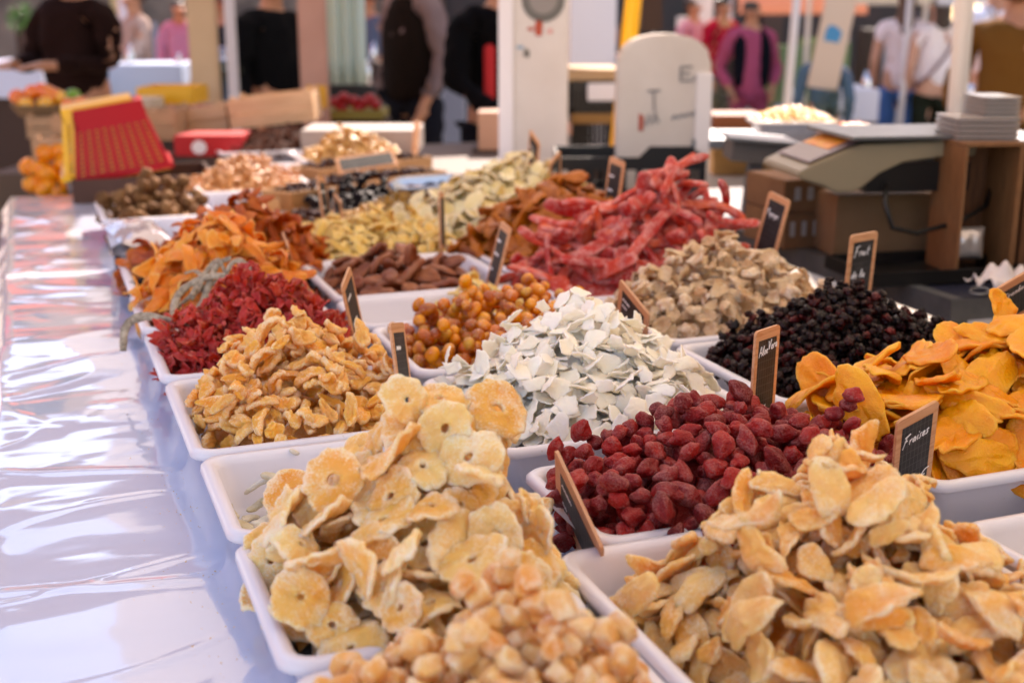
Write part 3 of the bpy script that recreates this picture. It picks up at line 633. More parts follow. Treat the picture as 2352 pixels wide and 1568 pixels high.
# ================================================================== price cards
LET = {'A': [[(0, 0), (.12, .5), (.3, 1), (.42, .95), (.5, .4), (.58, 0)], [(.08, .38), (.5, .42)]], 'l': [[(0, .1), (.18, .9), (.26, .95), (.2, .4), (.16, .05), (.28, 0)]],
 'o': [[(.28, .45), (.1, .4), (.04, .15), (.15, 0), (.3, .12), (.33, .35), (.24, .46)]], 'e': [[(.04, .2), (.28, .32), (.22, .48), (.08, .4), (.04, .1), (.18, 0), (.34, .12)]],
 'V': [[(0, .95), (.12, .5), (.16, 0), (.3, .5), (.52, 1.05)]], 'r': [[(.04, .45), (.1, 0)], [(.08, .28), (.2, .46), (.32, .44)]], 'a': [[(.32, .42), (.14, .46), (.03, .2), (.12, 0), (.26, .12), (.34, .45), (.32, .08), (.42, 0)]],
 'F': [[(.02, .9), (.4, 1.02), (.62, 1.08)], [(.26, .95), (.16, .4), (.04, -.15)], [(.1, .48), (.4, .56)]], 'u': [[(.02, .46), (.04, .1), (.14, 0), (.28, .2), (.34, .48), (.34, .05), (.44, .02)]],
 'i': [[(.08, .45), (.06, .05), (.14, 0)], [(.12, .68), (.13, .74)]], 't': [[(.16, .95), (.1, .3), (.12, 0), (.22, .02)], [(0, .55), (.3, .6)]], 'd': [[(.3, .4), (.12, .44), (.04, .15), (.14, 0), (.28, .2), (.42, 1.), (.34, .2), (.4, 0)]],
 'P': [[(.1, 0), (.2, .98)], [(.02, .8), (.3, 1.02), (.5, .85), (.42, .6), (.18, .5)]], 's': [[(.3, .46), (.1, .42), (.12, .28), (.26, .16), (.16, 0), (.0, .04)]], 'n': [[(.04, .46), (.06, 0)], [(.06, .3), (.2, .48), (.3, .3), (.32, 0)]],
 'C': [[(.5, .9), (.34, 1.), (.08, .65), (.04, .25), (.2, 0), (.42, .1)]], 'b': [[(.12, 1.), (.06, .3), (.06, 0), (.26, .04), (.3, .3), (.16, .42), (.08, .3)]], 'y': [[(.02, .46), (.1, .12), (.24, .14)], [(.36, .48), (.22, -.1), (.05, -.42)]],
 'p': [[(.1, .46), (.0, -.45)], [(.08, .36), (.24, .48), (.32, .28), (.2, .06), (.06, .1)]], 'g': [[(.3, .44), (.1, .42), (.06, .15), (.2, .06), (.3, .3), (.24, -.3), (.04, -.4)]],
 '4': [[(.2, .95), (.0, .35), (.36, .4)], [(.3, .65), (.24, -.05)]], ',': [[(.1, .08), (.02, -.2)]], '5': [[(.4, .98), (.16, .95), (.08, .55), (.32, .5), (.3, .12), (.04, .02)]], '0': [[(.24, .95), (.06, .6), (.08, .1), (.26, .0), (.36, .5), (.24, .95)]],
 '1': [[(.0, .7), (.16, .98), (.1, 0)]], 'E': [[(.5, .95), (.2, .9), (.06, .5), (.14, .05), (.44, .1)], [(-.04, .6), (.34, .64)], [(-.06, .4), (.3, .43)]], '~': [[(0, .1), (.08, .7), (.14, .1), (.22, .8), (.28, .1), (.36, .6), (.42, .05), (.5, .5)]], ' ': []}
M_chalk = plain('chalk', 'F4F2F0', .9)
M_frame = wood('card_frame_wood', 'C98A5C', 'DDA77C', 1., .5)
def slate_mat():
    m = N('slate'); tc = m.co(); b = m.n('TexBrick', _Scale=1., _Mortar_Size=.0004, _Color1=lin('1A1A1C'), _Color2=lin('1C1C1E'), _Mortar=lin('4A4C4C'))
    b.inputs['Brick Width'].default_value = .006; b.inputs['Row Height'].default_value = .0105; b.offset = 0
    tx = m.n('TexCoord'); m.l(tx.outputs['Object'], b.inputs['Vector'])
    sm = m.ramp(m.noise(40, 4), [(.45, (0, 0, 0, 1)), (.8, (.25, .25, .25, 1))])
    m.l(m.mix(sm, b.outputs[0], lin('6A6866')), m.b.inputs['Base Color']); m.b.inputs['Roughness'].default_value = .55; return m.m
M_slate = slate_mat()
def rot_between(r, u):                                # columns: r right, u down -> local x, local y (down), z out
    n = r.cross(u); return Matrix(((r.x, u.x, n.x), (r.y, u.y, n.y), (r.z, u.z, n.z)))
def proj(p):
    cy, sy, cp, sp = math.cos(YAW), math.sin(YAW), math.cos(PITCH), math.sin(PITCH)
    x = p.x*cy-p.y*sy; f0 = p.x*sy+p.y*cy; z = p.z-HC; d = f0*cp-z*sp; u = z*cp+f0*sp; return CX+F*x/d, CY-F*u/d
def card(TL, TR, BL, label, text, near=-1, w=.075, h=.13, zb=1.0, Y=None, quad=False):
    yb = Y if Y is not None else on(BL[0], BL[1], zb).y
    r1 = ray(*TL); A = Vector((0, 0, HC))+r1*(yb/r1.y); r2 = ray(*TR); o = Vector((0, 0, HC))-A
    a, b, c = r2.dot(r2), 2*r2.dot(o), o.dot(o)-w*w; disc = max(0., b*b-4*a*c)
    t = (-b+near*-1*math.sqrt(disc))/(2*a) if near < 0 else (-b-math.sqrt(disc))/(2*a)
    B = Vector((0, 0, HC))+r2*t; r = (B-A).normalized(); best = None
    e1 = r.cross(Vector((0, 0, 1))).normalized(); e2 = r.cross(e1); want = math.atan2(BL[1]-TL[1], BL[0]-TL[0])
    for k in range(720):
        u = e1*math.cos(k*math.pi/360)+e2*math.sin(k*math.pi/360)
        if u.z > -.35: continue
        p = proj(A+u*.03); q = proj(A); e = abs((math.atan2(p[1]-q[1], p[0]-q[0])-want+math.pi) % (2*math.pi)-math.pi)-.02*u.z*-1*.5
        if best is None or e < best[0]: best = (e, u)
    u = best[1]
    if quad:
        rb = ray(*BL); tt = (A-Vector((0, 0, HC))).dot(r)/rb.dot(r); P_ = Vector((0, 0, HC))+rb*tt; u = (P_-A).normalized(); print('QUAD', label[:40], 'h', round((P_-A).length, 3), 'u', [round(c_, 2) for c_ in u])
    n = r.cross(u); flip = n.dot(Vector((0, 0, HC))-A) < 0
    Q = rot_between(r, u).to_4x4(); Q.translation = A
    root = empty('price_card', A, label=label, cat='price card', group='slate price cards standing in the trays')
    root.matrix_world = Q; s = -1 if flip else 1; t_ = .0035
    fr = MB(); rc = .006
    out = rr(0, w, 0, h, rc, 0, 4); o1 = [(x, y, -t_/2) for x, y, _ in out]; o2 = [(x, y, t_/2) for x, y, _ in out]
    v, f = loft([o1, o2]); f.append(tuple(range(len(o1)))[::-1]); fr.add(v, f)
    fr.box(w*.44, w*.56, h-.002, h+.05, -t_/2+.0003, t_/2-.0003)
    fr.build('frame', M_frame, root)
    b_ = w*.13; z = s*(t_/2+.0004); bt = w*.22
    sl = mesh('slate', [(b_, bt, z), (w-b_, bt, z), (w-b_, h-bt*.8, z), (b_, h-bt*.8, z), (b_, bt, z-s*.0012), (w-b_, bt, z-s*.0012), (w-b_, h-bt*.8, z-s*.0012), (b_, h-bt*.8, z-s*.0012)],
              [(0, 1, 2, 3), (0, 4, 5, 1), (1, 5, 6, 2), (2, 6, 7, 3), (3, 7, 4, 0)], False)
    so = link('slate', sl, M_slate, root)
    wr = MB(); rs = random.Random(len(label))
    for (tx, x, y, hh, sl_, ds) in text:
        X = b_+x*(w-2*b_); adv = 0
        for ch in tx:
            if ch == ' ': adv += .3*hh; continue
            wdt = 0
            for st in LET[ch]:
                P = []
                for (px, py) in st:
                    lx = adv+px*hh*.92+py*hh*sl_; P.append((X+lx, bt+y*(h-1.8*bt)-py*hh-lx*ds, z+s*.0005)); wdt = max(wdt, px)
                if len(P) > 2:                        # round the stroke
                    Pn = [P[0]]
                    for i in range(len(P)-1):
                        a_, b2 = P[i], P[i+1]; Pn += [tuple(a_[j]*.75+b2[j]*.25 for j in range(3)), tuple(a_[j]*.25+b2[j]*.75 for j in range(3))]
                    P = Pn+[P[-1]]
                wr.tube(P, .00078*rs.uniform(.8, 1.25)*(hh/.014)**.4, 5, .5)
            adv += (wdt+.1)*hh*.92
    if text: wr.build('chalk_writing', M_chalk, so)
    return root
SC = lambda y, n=4, hh=.012: ('~'*n, .05, y, hh, .1, 0)
card((1735, 762), (1790, 744), (1722, 955), 'slate card reading Aloe Vera at the corner of the black berry tray', [('Aloe', .02, .17, .0130, .10, .12), ('Vera', .52, .13, .0130, .10, .12), ('4,50E', .02, .86, .012, .2, .35), ('1g', .62, .88, .010, .2, .2)], w=.062, h=.150)
card((2060, 968), (2155, 917), (2046, 1115), 'slate card reading Fraises in front of the yellow mango slices', [('Fraises', .04, .24, .0135, .22, .10), ('E', .62, .86, .024, .35, 0)], w=.062, h=.14, Y=1.035)
card((1768, 438), (1816, 462), (1736, 560), 'slate card reading Papaye above the tan passion fruit pieces', [('Papaye', .03, .26, .0125, .2, -.05)], near=1, w=.062, h=.14, Y=2.13)
card((1954, 541), (2016, 530), (1938, 680), 'slate card reading Fruit de la Passion behind the black berries', [('Fruit', .06, .2, .0165, .15, .0), ('de la', .02, .52, .016, .15, .0), ('Passion', .02, .84, .011, .15, 0)], w=.062, h=.15, Y=1.735)
card((2285, 665), (2400, 598), (2285, 790), 'slate card reading Cranberry behind the yellow mango slices', [('Cranberry', .02, .26, .014, .2, .08)], w=.085, h=.12, Y=1.42)
card((1277, 1030), (1384, 1258), (1286, 1268), 'slate card leaning between pineapple rings and red strawberries', [SC(.3, 4), SC(.85, 2)], near=1, w=.118, h=.12, Y=1.10, quad=True)
card((1425, 640), (1492, 722), (1418, 720), 'slate card leaning at the top of the coconut chips', [SC(.35, 3), SC(.6, 2)], near=1, w=.082, h=.10, Y=1.76, quad=True)
card((894, 742), (925, 740), (917, 925), 'narrow looking slate card beside the yellow candied crescents and kumquats', [SC(.22, 3), SC(.7, 4)], w=.062, h=.14, zb=.98)
card((784, 658), (803, 610), (817, 810), 'tall slate card behind the yellow candied crescents', [SC(.2, 3), SC(.6, 4)], w=.062, h=.14, zb=.985)
card((1152, 507), (1174, 526), (1120, 640), 'slate card at the end of the brown pear tray', [SC(.25, 3), SC(.5, 4), SC(.8, 2)], near=1, w=.062, h=.13, zb=.985)
card((648, 530), (662, 566), (684, 655), 'dark slate card between bright orange slices and brown pears', [], near=1, w=.062, h=.12, zb=.985)
card((1218, 297), (1240, 331), (1213, 362), 'small slate card on top of the pale green rimmed discs', [SC(.4, 3)], near=1, w=.062, h=.12, Y=3.14)
card((1262, 375), (1287, 345), (1263, 420), 'slate card between the pale discs and amber mango slices', [SC(.3, 3)], w=.062, h=.12, Y=2.80)
card((1402, 358), (1436, 373), (1392, 430), 'slate card behind the red papaya strips', [SC(.3, 3), SC(.6, 3)], near=1, w=.062, h=.13, Y=2.52)
card((727, 404), (745, 407), (740, 495), 'slate card behind the dark amber slices, left of the kraft boxes', [SC(.3, 4), SC(.7, 3)], w=.062, h=.12, Y=2.95)
card((766, 442), (783, 462), (768, 496), 'short slate card beside the black prunes', [SC(.5, 3)], near=1, w=.062, h=.09, Y=2.98)
card((1008, 440), (1019, 442), (1010, 565), 'slate card seen edge on between pale ginger and pale discs', [], w=.062, h=.13, Y=2.62)
card((1116, 996), (1148, 1001), (1116, 1060), 'slate card mostly hidden behind the pineapple ring heap', [SC(.3, 3)], w=.055, h=.08, Y=1.30)
# ================================================================== odds and ends among the trays
# grey twisted dried gourd strips hanging over the tray edge
def gourd_mat():
    m = N('dried_gourd'); mp = m.n('Mapping'); m.l(m.co(), mp.inputs[0]); mp.inputs['Scale'].default_value = (60, 60, 60)
    n = m.noise(1, 6, co=mp.outputs[0], rough=.7, dist=1.2); m.l(m.ramp(n, [(.3, lin('5A4C3E')), (.5, lin('A09078')), (.7, lin('C8B89E'))]), m.b.inputs['Base Color'])
    m.b.inputs['Roughness'].default_value = .75; m.bump(n, .6, .003); return m.m
M_gourd = gourd_mat()
def sm(P, k=3):
    for _ in range(k):
        Q = [P[0]]
        for a, b in zip(P, P[1:]): Q += [a.lerp(b, .25), a.lerp(b, .75)]
        P = Q+[P[-1]]
    return P
GL = ['looping over the tray rim', 'standing upright at the heap top', 'lying along the middle', 'bent against the red hibiscus', 'short and sloping', 'behind the bright orange slices', 'beside the red hibiscus peak', 'at the far right end', 'thin and curled']
for i, (pp, zz, rr0) in enumerate([
    ([(283, 805), (285, 745), (330, 722), (385, 735), (440, 765)], (.965, 1.0, 1.02, 1.015, 1.0), .0088),
    ([(395, 760), (400, 700), (430, 665), (500, 640), (560, 660)], (.985, 1.02, 1.04, 1.06, 1.05), .009),
    ([(430, 760), (470, 700), (480, 660), (500, 615), (530, 605)], (.99, 1.02, 1.045, 1.07, 1.08), .0085),
    ([(405, 720), (450, 680), (520, 650), (555, 640)], (1.0, 1.03, 1.05, 1.06), .010),
    ([(520, 640), (535, 610), (560, 612), (590, 660), (630, 690)], (1.06, 1.08, 1.08, 1.05, 1.03), .0075),
    ([(440, 690), (480, 625), (505, 605), (520, 650)], (1.03, 1.06, 1.08, 1.05), .0072),
    ([(600, 690), (650, 670), (690, 660), (720, 690)], (1.03, 1.04, 1.04, 1.02), .0075),
    ([(425, 640), (450, 630), (470, 655), (440, 700)], (1.05, 1.055, 1.05, 1.02), .006)]):
    P = sm([on(x, y-(12 if x > 395 else 0), z) for (x, y), z in zip(pp, zz)]); c = P[0].copy(); rs = random.Random(i)
    R_ = [rr0*(.55+.45*math.sin(math.pi*min(1, .12+k/len(P)*.9)))*(1+.12*rs.uniform(-1, 1)) for k in range(len(P))]
    m = MB().tube([p-c for p in P], [q_*.82 for q_ in R_], 10, .5); o = m.build('gourd_strip', M_gourd, smooth=True); o.location = c
    tag(o, 'grey beige twisted dried gourd strip '+GL[i], 'dried gourd', 'grey gourd strips')
# pale peel sticks in the nearly empty tray
M_peel = candied('pale_peel', ['C8BFA6', 'DDD6C2', 'B8A468'], 'ECE8DC', .4, sss=.2)
for i, (x, y, z, L, rz, tl) in enumerate([(530, 1175, .93, .05, 1.9, .2), (550, 1205, .928, .05, 2.1, -.1), (600, 1110, .955, .05, 2.9, .25), (630, 1140, .94, .04, 0.3, .1), (590, 1160, .93, .035, .5, 0), (605, 1195, .926, .045, .4, .1), (640, 1100, .965, .045, 2.6, -.3),
                                     (575, 1190, .925, .04, 1.2, 0), (650, 1170, .935, .05, .2, .1), (690, 1050, .965, .05, .9, .5)]):
    me = strip(L, .013, .0065, i+200, curve=.5, wob=.25, box=.4); me.materials.append(M_peel); p = on(x, y, z)
    o = link('peel_stick', me, None, loc=p, rot=(tl*.6, tl, rz)); tag(o, ['pale grey peel stick standing on the left tray wall', 'short peel stick against the lower left tray wall', 'long green tinged peel stick pointing left', 'peel stick tucked behind the pineapple rings', 'small peel stick with an ochre end', 'curved pale peel stick near the tray front', 'thick peel chunk above the pineapple rings', 'thin peel stick on the tray floor', 'peel stick half under the pineapple rings', 'white peel wedge sticking up behind the pineapple heap'][i], 'candied peel', 'pale peel sticks')
# red star shaped flowers at the back of the crescents tray
for i, (x, y, z) in enumerate([(770, 770, 1.0), (800, 790, .99), (745, 765, .995)]):
    me = petals(90+i, 1.7); me.materials.append(m_hib); o = link('star_flower', me, None, loc=on(x, y, z), rot=(.5, .2, i*1.3))
    tag(o, ['red star shaped flower behind the crescents', 'red star shaped flower touching the tall slate card', 'red star shaped flower nearest the hibiscus heap'][i], 'dried flower', 'red star flowers')
# kraft boxes of dates
M_kraft = plain('kraft_board', 'A57A4C', .8, var=('8F6840', 9), bump=(60, .2, .001))
M_kraft2 = plain('pale_board', 'C9A67C', .8, var=('B8946A', 8), bump=(60, .2, .001))
def openbox(name, c, sx, sy, sz, mat, rz=0, t=.006, lab=None, cat='box', grp=None, roll=(0, 0), bevel=.001):
    m = MB(); a, b = sx/2, sy/2
    m.box(-a, a, -b, b, 0, t); m.box(-a, -a+t, -b, b, t, sz); m.box(a-t, a, -b, b, t, sz); m.box(-a+t, a-t, -b, -b+t, t, sz); m.box(-a+t, a-t, b-t, b, t, sz)
    o = m.build(name, mat, loc=c, rot=(roll[0], roll[1], rz)); 
    if lab: tag(o, lab, cat, grp)
    return o
def fill(name, lab, cat, grp, me_list, mat, c, sx, sy, z, n, rz=0, rise=.02, seed=3):
    rs = random.Random(seed)
    for me in me_list:
        if not me.materials: me.materials.append(mat)
        me.name = name
    k = max(1, int(math.sqrt(n*sx/sy))); rows = max(1, n//k); L = []
    for i in range(k):
        for j in range(rows):
            u, v = ((i+.5)/k-.5)*sx+rs.uniform(-.3, .3)*sx/k, ((j+.5)/rows-.5)*sy+rs.uniform(-.3, .3)*sy/rows
            hz = rise*(1-(2*u/sx)**2*.9)*(1-(2*v/sy)**2*.9)+rs.uniform(0, .006)
            x = c[0]+u*math.cos(rz)-v*math.sin(rz); y = c[1]+u*math.sin(rz)+v*math.cos(rz)
            o = link(name, rs.choice(me_list), None, loc=(x, y, z+hz), rot=(rs.uniform(-.5, .5), rs.uniform(-.5, .5), rs.uniform(0, 6.28))); tag(o, lab, cat, grp); L.append(o)
    return L
openbox('kraft_box', (.60, 3.16, .907), .30, .22, .06, M_kraft, .35, lab='kraft box of dark dates left of the black prunes', grp='kraft boxes of dates')
openbox('kraft_box', (.93, 3.74, .907), .66, .13, .085, M_kraft, .52, lab='long kraft box of dark dates just before the sunlit almonds', grp='kraft boxes of dates')
openbox('kraft_box', (1.24, 3.50, .907), .36, .24, .09, M_kraft, .40, lab='kraft box of dark dates behind the metal scoop', grp='kraft boxes of dates')
fill('date', 'dark date in the kraft box left of the prunes', 'date', 'dates in the left kraft box', date, m_date, (.60, 3.16), .27, .18, .965, 30, .35)
fill('date', 'dark date in the kraft box below the almonds', 'date', 'dates in the middle kraft box', date, m_date, (.93, 3.74), .62, .10, .985, 60, .52)
fill('date', 'dark date in the kraft box behind the scoop', 'date', 'dates in the kraft box behind the scoop', date, m_date, (1.24, 3.50), .33, .20, .99, 50, .40, seed=5)
openbox('kraft_box', (1.05, 4.16, .907), .50, .16, .09, M_kraft, .45, lab='kraft box of dark dates just before the golden walnut kernels', grp='kraft boxes of dates')
fill('date', 'dark date in the kraft box before the walnut kernels', 'date', 'dates in the far kraft box', date, m_date, (1.05, 4.16), .46, .13, .99, 50, .45, seed=6)
openbox('kraft_box', (.80, 3.42, .907), .44, .30, .065, M_kraft2, .0, lab='pale kraft box holding the black prunes', grp='kraft boxes of dates')
# slanted slate card over the walnut kernels
p = on(842, 372, 1.03); rt = empty('price_card', p, rot=(rad(38), rad(-6), rad(-3)), label='wide slate card lying slanted on the walnut kernels', cat='price card', group='slate price cards standing in the trays')
MB().box(-.095, .095, -.035, .035, -.002, .002).build('frame', M_frame, rt, bevel=.0008); MB().box(-.085, .085, -.025, .025, .0022, .0032).build('slate', M_slate, rt)
# metal scoop
def scoop():
    p = on(975, 425, 1.0); r = empty('scoop', p, rot=(rad(12), rad(-4), rad(-22)), label='shiny metal scoop lying among the raisins and kraft boxes', cat='scoop'); V_ = []; Fc = []
    n, m_ = 14, 14
    for i in range(n):
        u = i/(n-1); x = -.085+.17*u; w_ = .048*(1-.35*max(0, (.25-u)/.25)**2)
        for k in range(m_):
            a = math.pi*(k/(m_-1)); V_.append((x-.025*math.cos(a)**2*(u < .5), w_*math.cos(a), w_*.9*(1-math.sin(a))-.03))
    for i in range(n-1):
        for k in range(m_-1): b = i*m_+k; Fc.append((b, b+1, b+m_+1, b+m_))
    Fc.append(tuple((n-1)*m_+k for k in range(m_)))
    me = mesh('bowl', V_, Fc); bm = bmesh.new(); bm.from_mesh(me); bmesh.ops.solidify(bm, geom=bm.faces[:], thickness=.0015); bm.to_mesh(me); bm.free()
    me.polygons.foreach_set('use_smooth', [True]*len(me.polygons))
    M_ = plain('scoop_metal', 'B4B8BE', .28, 1., bump=(40, .1, .001)); link('bowl', me, M_, r); MB().tube([(.085, 0, 0), (.12, 0, .01), (.19, 0, .02)], [.008, .009, .010], 10).build('handle', M_, r, smooth=True)
scoop()
# clear clamshell of grey seeds at the left
M_clear = N('clear_plastic'); M_clear.b.inputs['Transmission Weight'].default_value = 1; M_clear.b.inputs['Roughness'].default_value = .05; M_clear.b.inputs['IOR'].default_value = 1.3; M_clear.b.inputs['Base Color'].default_value = lin('F2F2F4'); M_clear = M_clear.m
def seeds_mat():
    m = N('speckled_seeds'); n = m.noise(220, 4, rough=.8); m.l(m.ramp(n, [(.38, lin('3A3638')), (.5, lin('8E8886')), (.62, lin('D8D4D2'))]), m.b.inputs['Base Color']); m.bump(n, 1, .004); return m.m
M_seeds = seeds_mat()
t_ = empty('clear_tub', (.198, 2.905, .907), label='clear plastic tub with speckled grey seeds beside the far cloth', cat='tub')
v, f = loft([rr(-.05, .05, -.13, .13, .02, 0), rr(-.058, .058, -.138, .138, .022, .075), rr(-.062, .062, -.142, .142, .024, .078), rr(-.055, .055, -.135, .135, .02, .077), rr(-.047, .047, -.127, .127, .018, .002)]); MB().add(v, f).build('tub_wall', M_clear, t_, smooth=True)
v, f = loft([rr(-.045, .045, -.125, .125, .018, .004), rr(-.05, .05, -.13, .13, .02, .05), rr(-.03, .03, -.10, .10, .02, .065)]); MB().add(v, f).build('seeds', M_seeds, t_, smooth=True)
t_ = empty('foil_bag', (.215, 2.985, .985), rot=(.1, .12, .2), label='crinkled clear bag with glinting folds on the seed tub', cat='bag')
V_ = []; Fc = []
for i in range(16):
    for j in range(16):
        x, y = (i/15-.5)*.13, (j/15-.5)*.2; k = (1-(2*i/15-1)**4)*(1-(2*j/15-1)**4); V_.append((x, y, .028*k+.012*abs(nz((x*40, y*25, 0), 1, 4))))
for i in range(15):
    for j in range(15): b = i*16+j; Fc.append((b, b+16, b+17, b+1))
M_film = plain('clear_film', 'C8C0C4', .12, .4, spec=1.); link('film', mesh('film', V_, Fc), M_film, t_)
# stack of colander baskets turned over
def basket(name, mat, c, rot, w, d, h, label, tp=.76, holes=True):
    m = MB(); nx_, nzr = 9, 23
    for s in range(4):
        L, o = (w, d) if s % 2 == 0 else (d, w)
        for i in range(nx_*2+1):
            for j in range(nzr):
                if holes and i % 2 == 1 and j % 2 == 1 and 0 < j < nzr-1: continue
                def pt(a, b):
                    k = 1-(1-tp)*b; x = (a-.5)*L*k; y = -o/2*k; q = [(x, y), (-y, x), (-x, -y), (y, -x)][s]; return (q[0], q[1], b*h)
                a0, a1 = i/(nx_*2+1), (i+1)/(nx_*2+1); b0, b1 = j/nzr, (j+1)/nzr; m.add([pt(a0, b0), pt(a1, b0), pt(a1, b1), pt(a0, b1)], [(0, 1, 2, 3)])
    k = tp; m.add([(-w/2*k, -d/2*k, h), (w/2*k, -d/2*k, h), (w/2*k, d/2*k, h), (-w/2*k, d/2*k, h)], [(0, 1, 2, 3)])
    me = mesh(name, m.v, m.f, False); bm = bmesh.new(); bm.from_mesh(me); bmesh.ops.remove_doubles(bm, verts=bm.verts, dist=1e-5); bmesh.ops.solidify(bm, geom=bm.faces[:], thickness=.003); bm.to_mesh(me); bm.free()
    r = empty(name, c, rot=rot, label=label, cat='basket', group='stacked plastic colander baskets'); link('basket_wall', me, mat, r)
    rim = MB(); e = .008
    for (x0, x1, y0, y1) in ((-w/2-e, w/2+e, -d/2-e, -d/2+.001), (-w/2-e, w/2+e, d/2-.001, d/2+e), (-w/2-e, -w/2+.001, -d/2, d/2), (w/2-.001, w/2+e, -d/2, d/2)): rim.box(x0, x1, y0, y1, -.004, .014)
    rim.build('rim', mat, r); return r
M_red = plain('red_plastic', 'A6000C', .4, spec=.25); M_yel = plain('yellow_plastic', 'F2B400', .35)
pb = on(290, 405, .985)
basket('colander_basket', M_red, (pb.x, pb.y+.13, .99), (rad(2), rad(-9), rad(-3)), .30, .22, .160, 'red plastic colander basket turned upside down')
basket('colander_basket', M_yel, (pb.x-.032, pb.y+.165, 1.0), (rad(2), rad(-9), rad(-3)), .30, .24, .172, 'yellow plastic colander basket behind the red one')
basket('colander_basket', M_yel, (pb.x, pb.y+.13, .985), (rad(2), rad(-9), rad(-3)), .278, .198, .146, 'yellow plastic colander basket nested inside the red one', holes=False)
openbox('dark_box', (pb.x+.06, pb.y+.16, .907), .44, .36, .075, plain('dark_box_board', '4A2E22', .8), -.03, lab='dark brown box under the colander baskets')
finish_heaps()
# ================================================================== ground and far setting
def ground_mat():
    m = N('pale_paving'); n = m.noise(.9, 6, rough=.6); n2 = m.noise(60, 3)
    c = m.mix(n, lin('8E8478'), lin('A2988A')); m.l(m.mix(m.ramp(n2, [(.4, (0, 0, 0, 1)), (.7, (.4, .4, .4, 1))]), c, lin('8A8078')), m.b.inputs['Base Color']); m.b.inputs['Roughness'].default_value = .8; m.bump(n2, .3, .004); return m.m
g = MB().add([(-120, -60, 0), (120, -60, 0), (120, 160, 0), (-120, 160, 0)], [(0, 1, 2, 3)]).build('ground', ground_mat()); g['kind'] = 'structure'
def kpx(d, z=1.2): return F/(d*math.cos(PITCH)+(HC-z)*math.sin(PITCH))
def span(px0, py0, px1, py1, d):                     # picture box -> centre (ground), width, z0, z1
    a, b = far((px0+px1)/2, py0, d), far((px0+px1)/2, py1, d); zm = (a.z+b.z)/2
    return Vector((a.x, a.y, 0)), (px1-px0)/kpx(d, zm), b.z, a.z
HX = -YAW                                            # facing the market alley
def fbox(name, px0, py0, px1, py1, d, dep, mat, label=None, cat=None, rz=None, bevel=.003, parent=None, group=None, z0=None):
    c, w_, zb, zt = span(px0, py0, px1, py1, d); rz = HX if rz is None else rz; zb = zb if z0 is None else z0
    m = MB().box(-w_/2, w_/2, 0, dep, 0, zt-zb); o = m.build(name, mat, parent, bevel=bevel, loc=(c.x, c.y, zb), rot=(0, 0, rz))
    if label: tag(o, label, cat or name.replace('_', ' '), group)
    return o
WHT = plain('white_enamel', 'D8D0CA', .35, var=('CCC2BA', 3)); CRM = plain('cream_paint', 'D9BC94', .6, var=('CDAE86', 2)); PNK = plain('pinkish_wood', 'C49480', .6, var=('B88874', 3))
BLK = plain('black_plastic', '0C0B0C', .4); BRN = plain('dark_brown', '3A2418', .7); STL = plain('galvanised_steel', '8C9094', .4, .8, var=('787C80', 12), bump=(30, .1, .001)); PW = plain('pole_white', 'DCD6D2', .4)
TEAL = plain('blue_cloth', '3C5C78', .8); PAPER = plain('white_paper', 'E4E0E2', .7)
# ---- our stall canopy: it shades the fruit (its cloth hangs above the frame)
def fabric(name, c, tr, k=.3):
    m = N(name); t = m.t; tl = m.n('BsdfTranslucent'); tl.inputs[0].default_value = lin(tr); mx = m.n('MixShader'); mx.inputs[0].default_value = k
    m.b.inputs['Base Color'].default_value = lin(c); m.b.inputs['Roughness'].default_value = .9; t.links.new(m.b.outputs[0], mx.inputs[1]); t.links.new(tl.outputs[0], mx.inputs[2]); t.links.new(mx.outputs[0], t.nodes['Material Output'].inputs[0]); return m.m
F_cream = fabric('cream_canvas', 'E0D8C8', 'EEE0C8', .4); F_or = fabric('orange_canvas', 'C8602C', 'F07838'); F_red = fabric('red_canvas', 'B84030', 'E85A3A'); F_wh = fabric('white_canvas', 'DAD8D4', 'F0E8DC')
def stripes_early(c1, c2, s):
    m = N('striped_canvas'); wv = m.n('TexWave', _Scale=s); wv.bands_direction = 'Y'; tc = m.n('TexCoord'); m.l(tc.outputs['Object'], wv.inputs[0]); m.l(m.ramp(wv.outputs[0], [(.60, lin(c1)), (.64, lin(c2))]), m.b.inputs['Base Color']); m.b.inputs['Roughness'].default_value = .85; return m.m
def canopy(x0, x1, y0, y1, z, mat, label, rise=.35, poles=(), rz=0.):
    cx, cy = (x0+x1)/2, (y0+y1)/2; a, b = (x1-x0)/2, (y1-y0)/2; r = empty('market_canopy', (cx, cy, 0), rz, label, 'canopy', 'market canopies over the stalls')
    V_ = []; Fc = []; n = 13
    for i in range(n):
        for j in range(n):
            u, v = i/(n-1)*2-1, j/(n-1)*2-1; V_.append((u*a, v*b, z+rise*(1-abs(v))-.04*math.cos(u*8)*abs(v)))
    for i in range(n-1):
        for j in range(n-1): q = i*n+j; Fc.append((q, q+n, q+n+1, q+1))
    link('canvas', mesh('canvas', V_, Fc), mat, r)
    for (px, py) in poles: MB().tube([(px-cx, py-cy, 0), (px-cx, py-cy, z)], .02, 10).build('pole', PW, r, smooth=True)
    return r
canopy(.12, 4.3, -2.2, 4.42, 2.40, F_cream, 'cream canvas canopy that shades the dried fruit stall')
F_st = stripes_early('E0D4C4', 'D88A5A', 3.2)
canopy(-3.2, 1.28, 4.55, 6.3, 2.5, F_st, 'unseen orange striped canopy added to shade the far cloth and tint its reflections')  # added above the view: shades the far cloth, stripes reflect as streaks
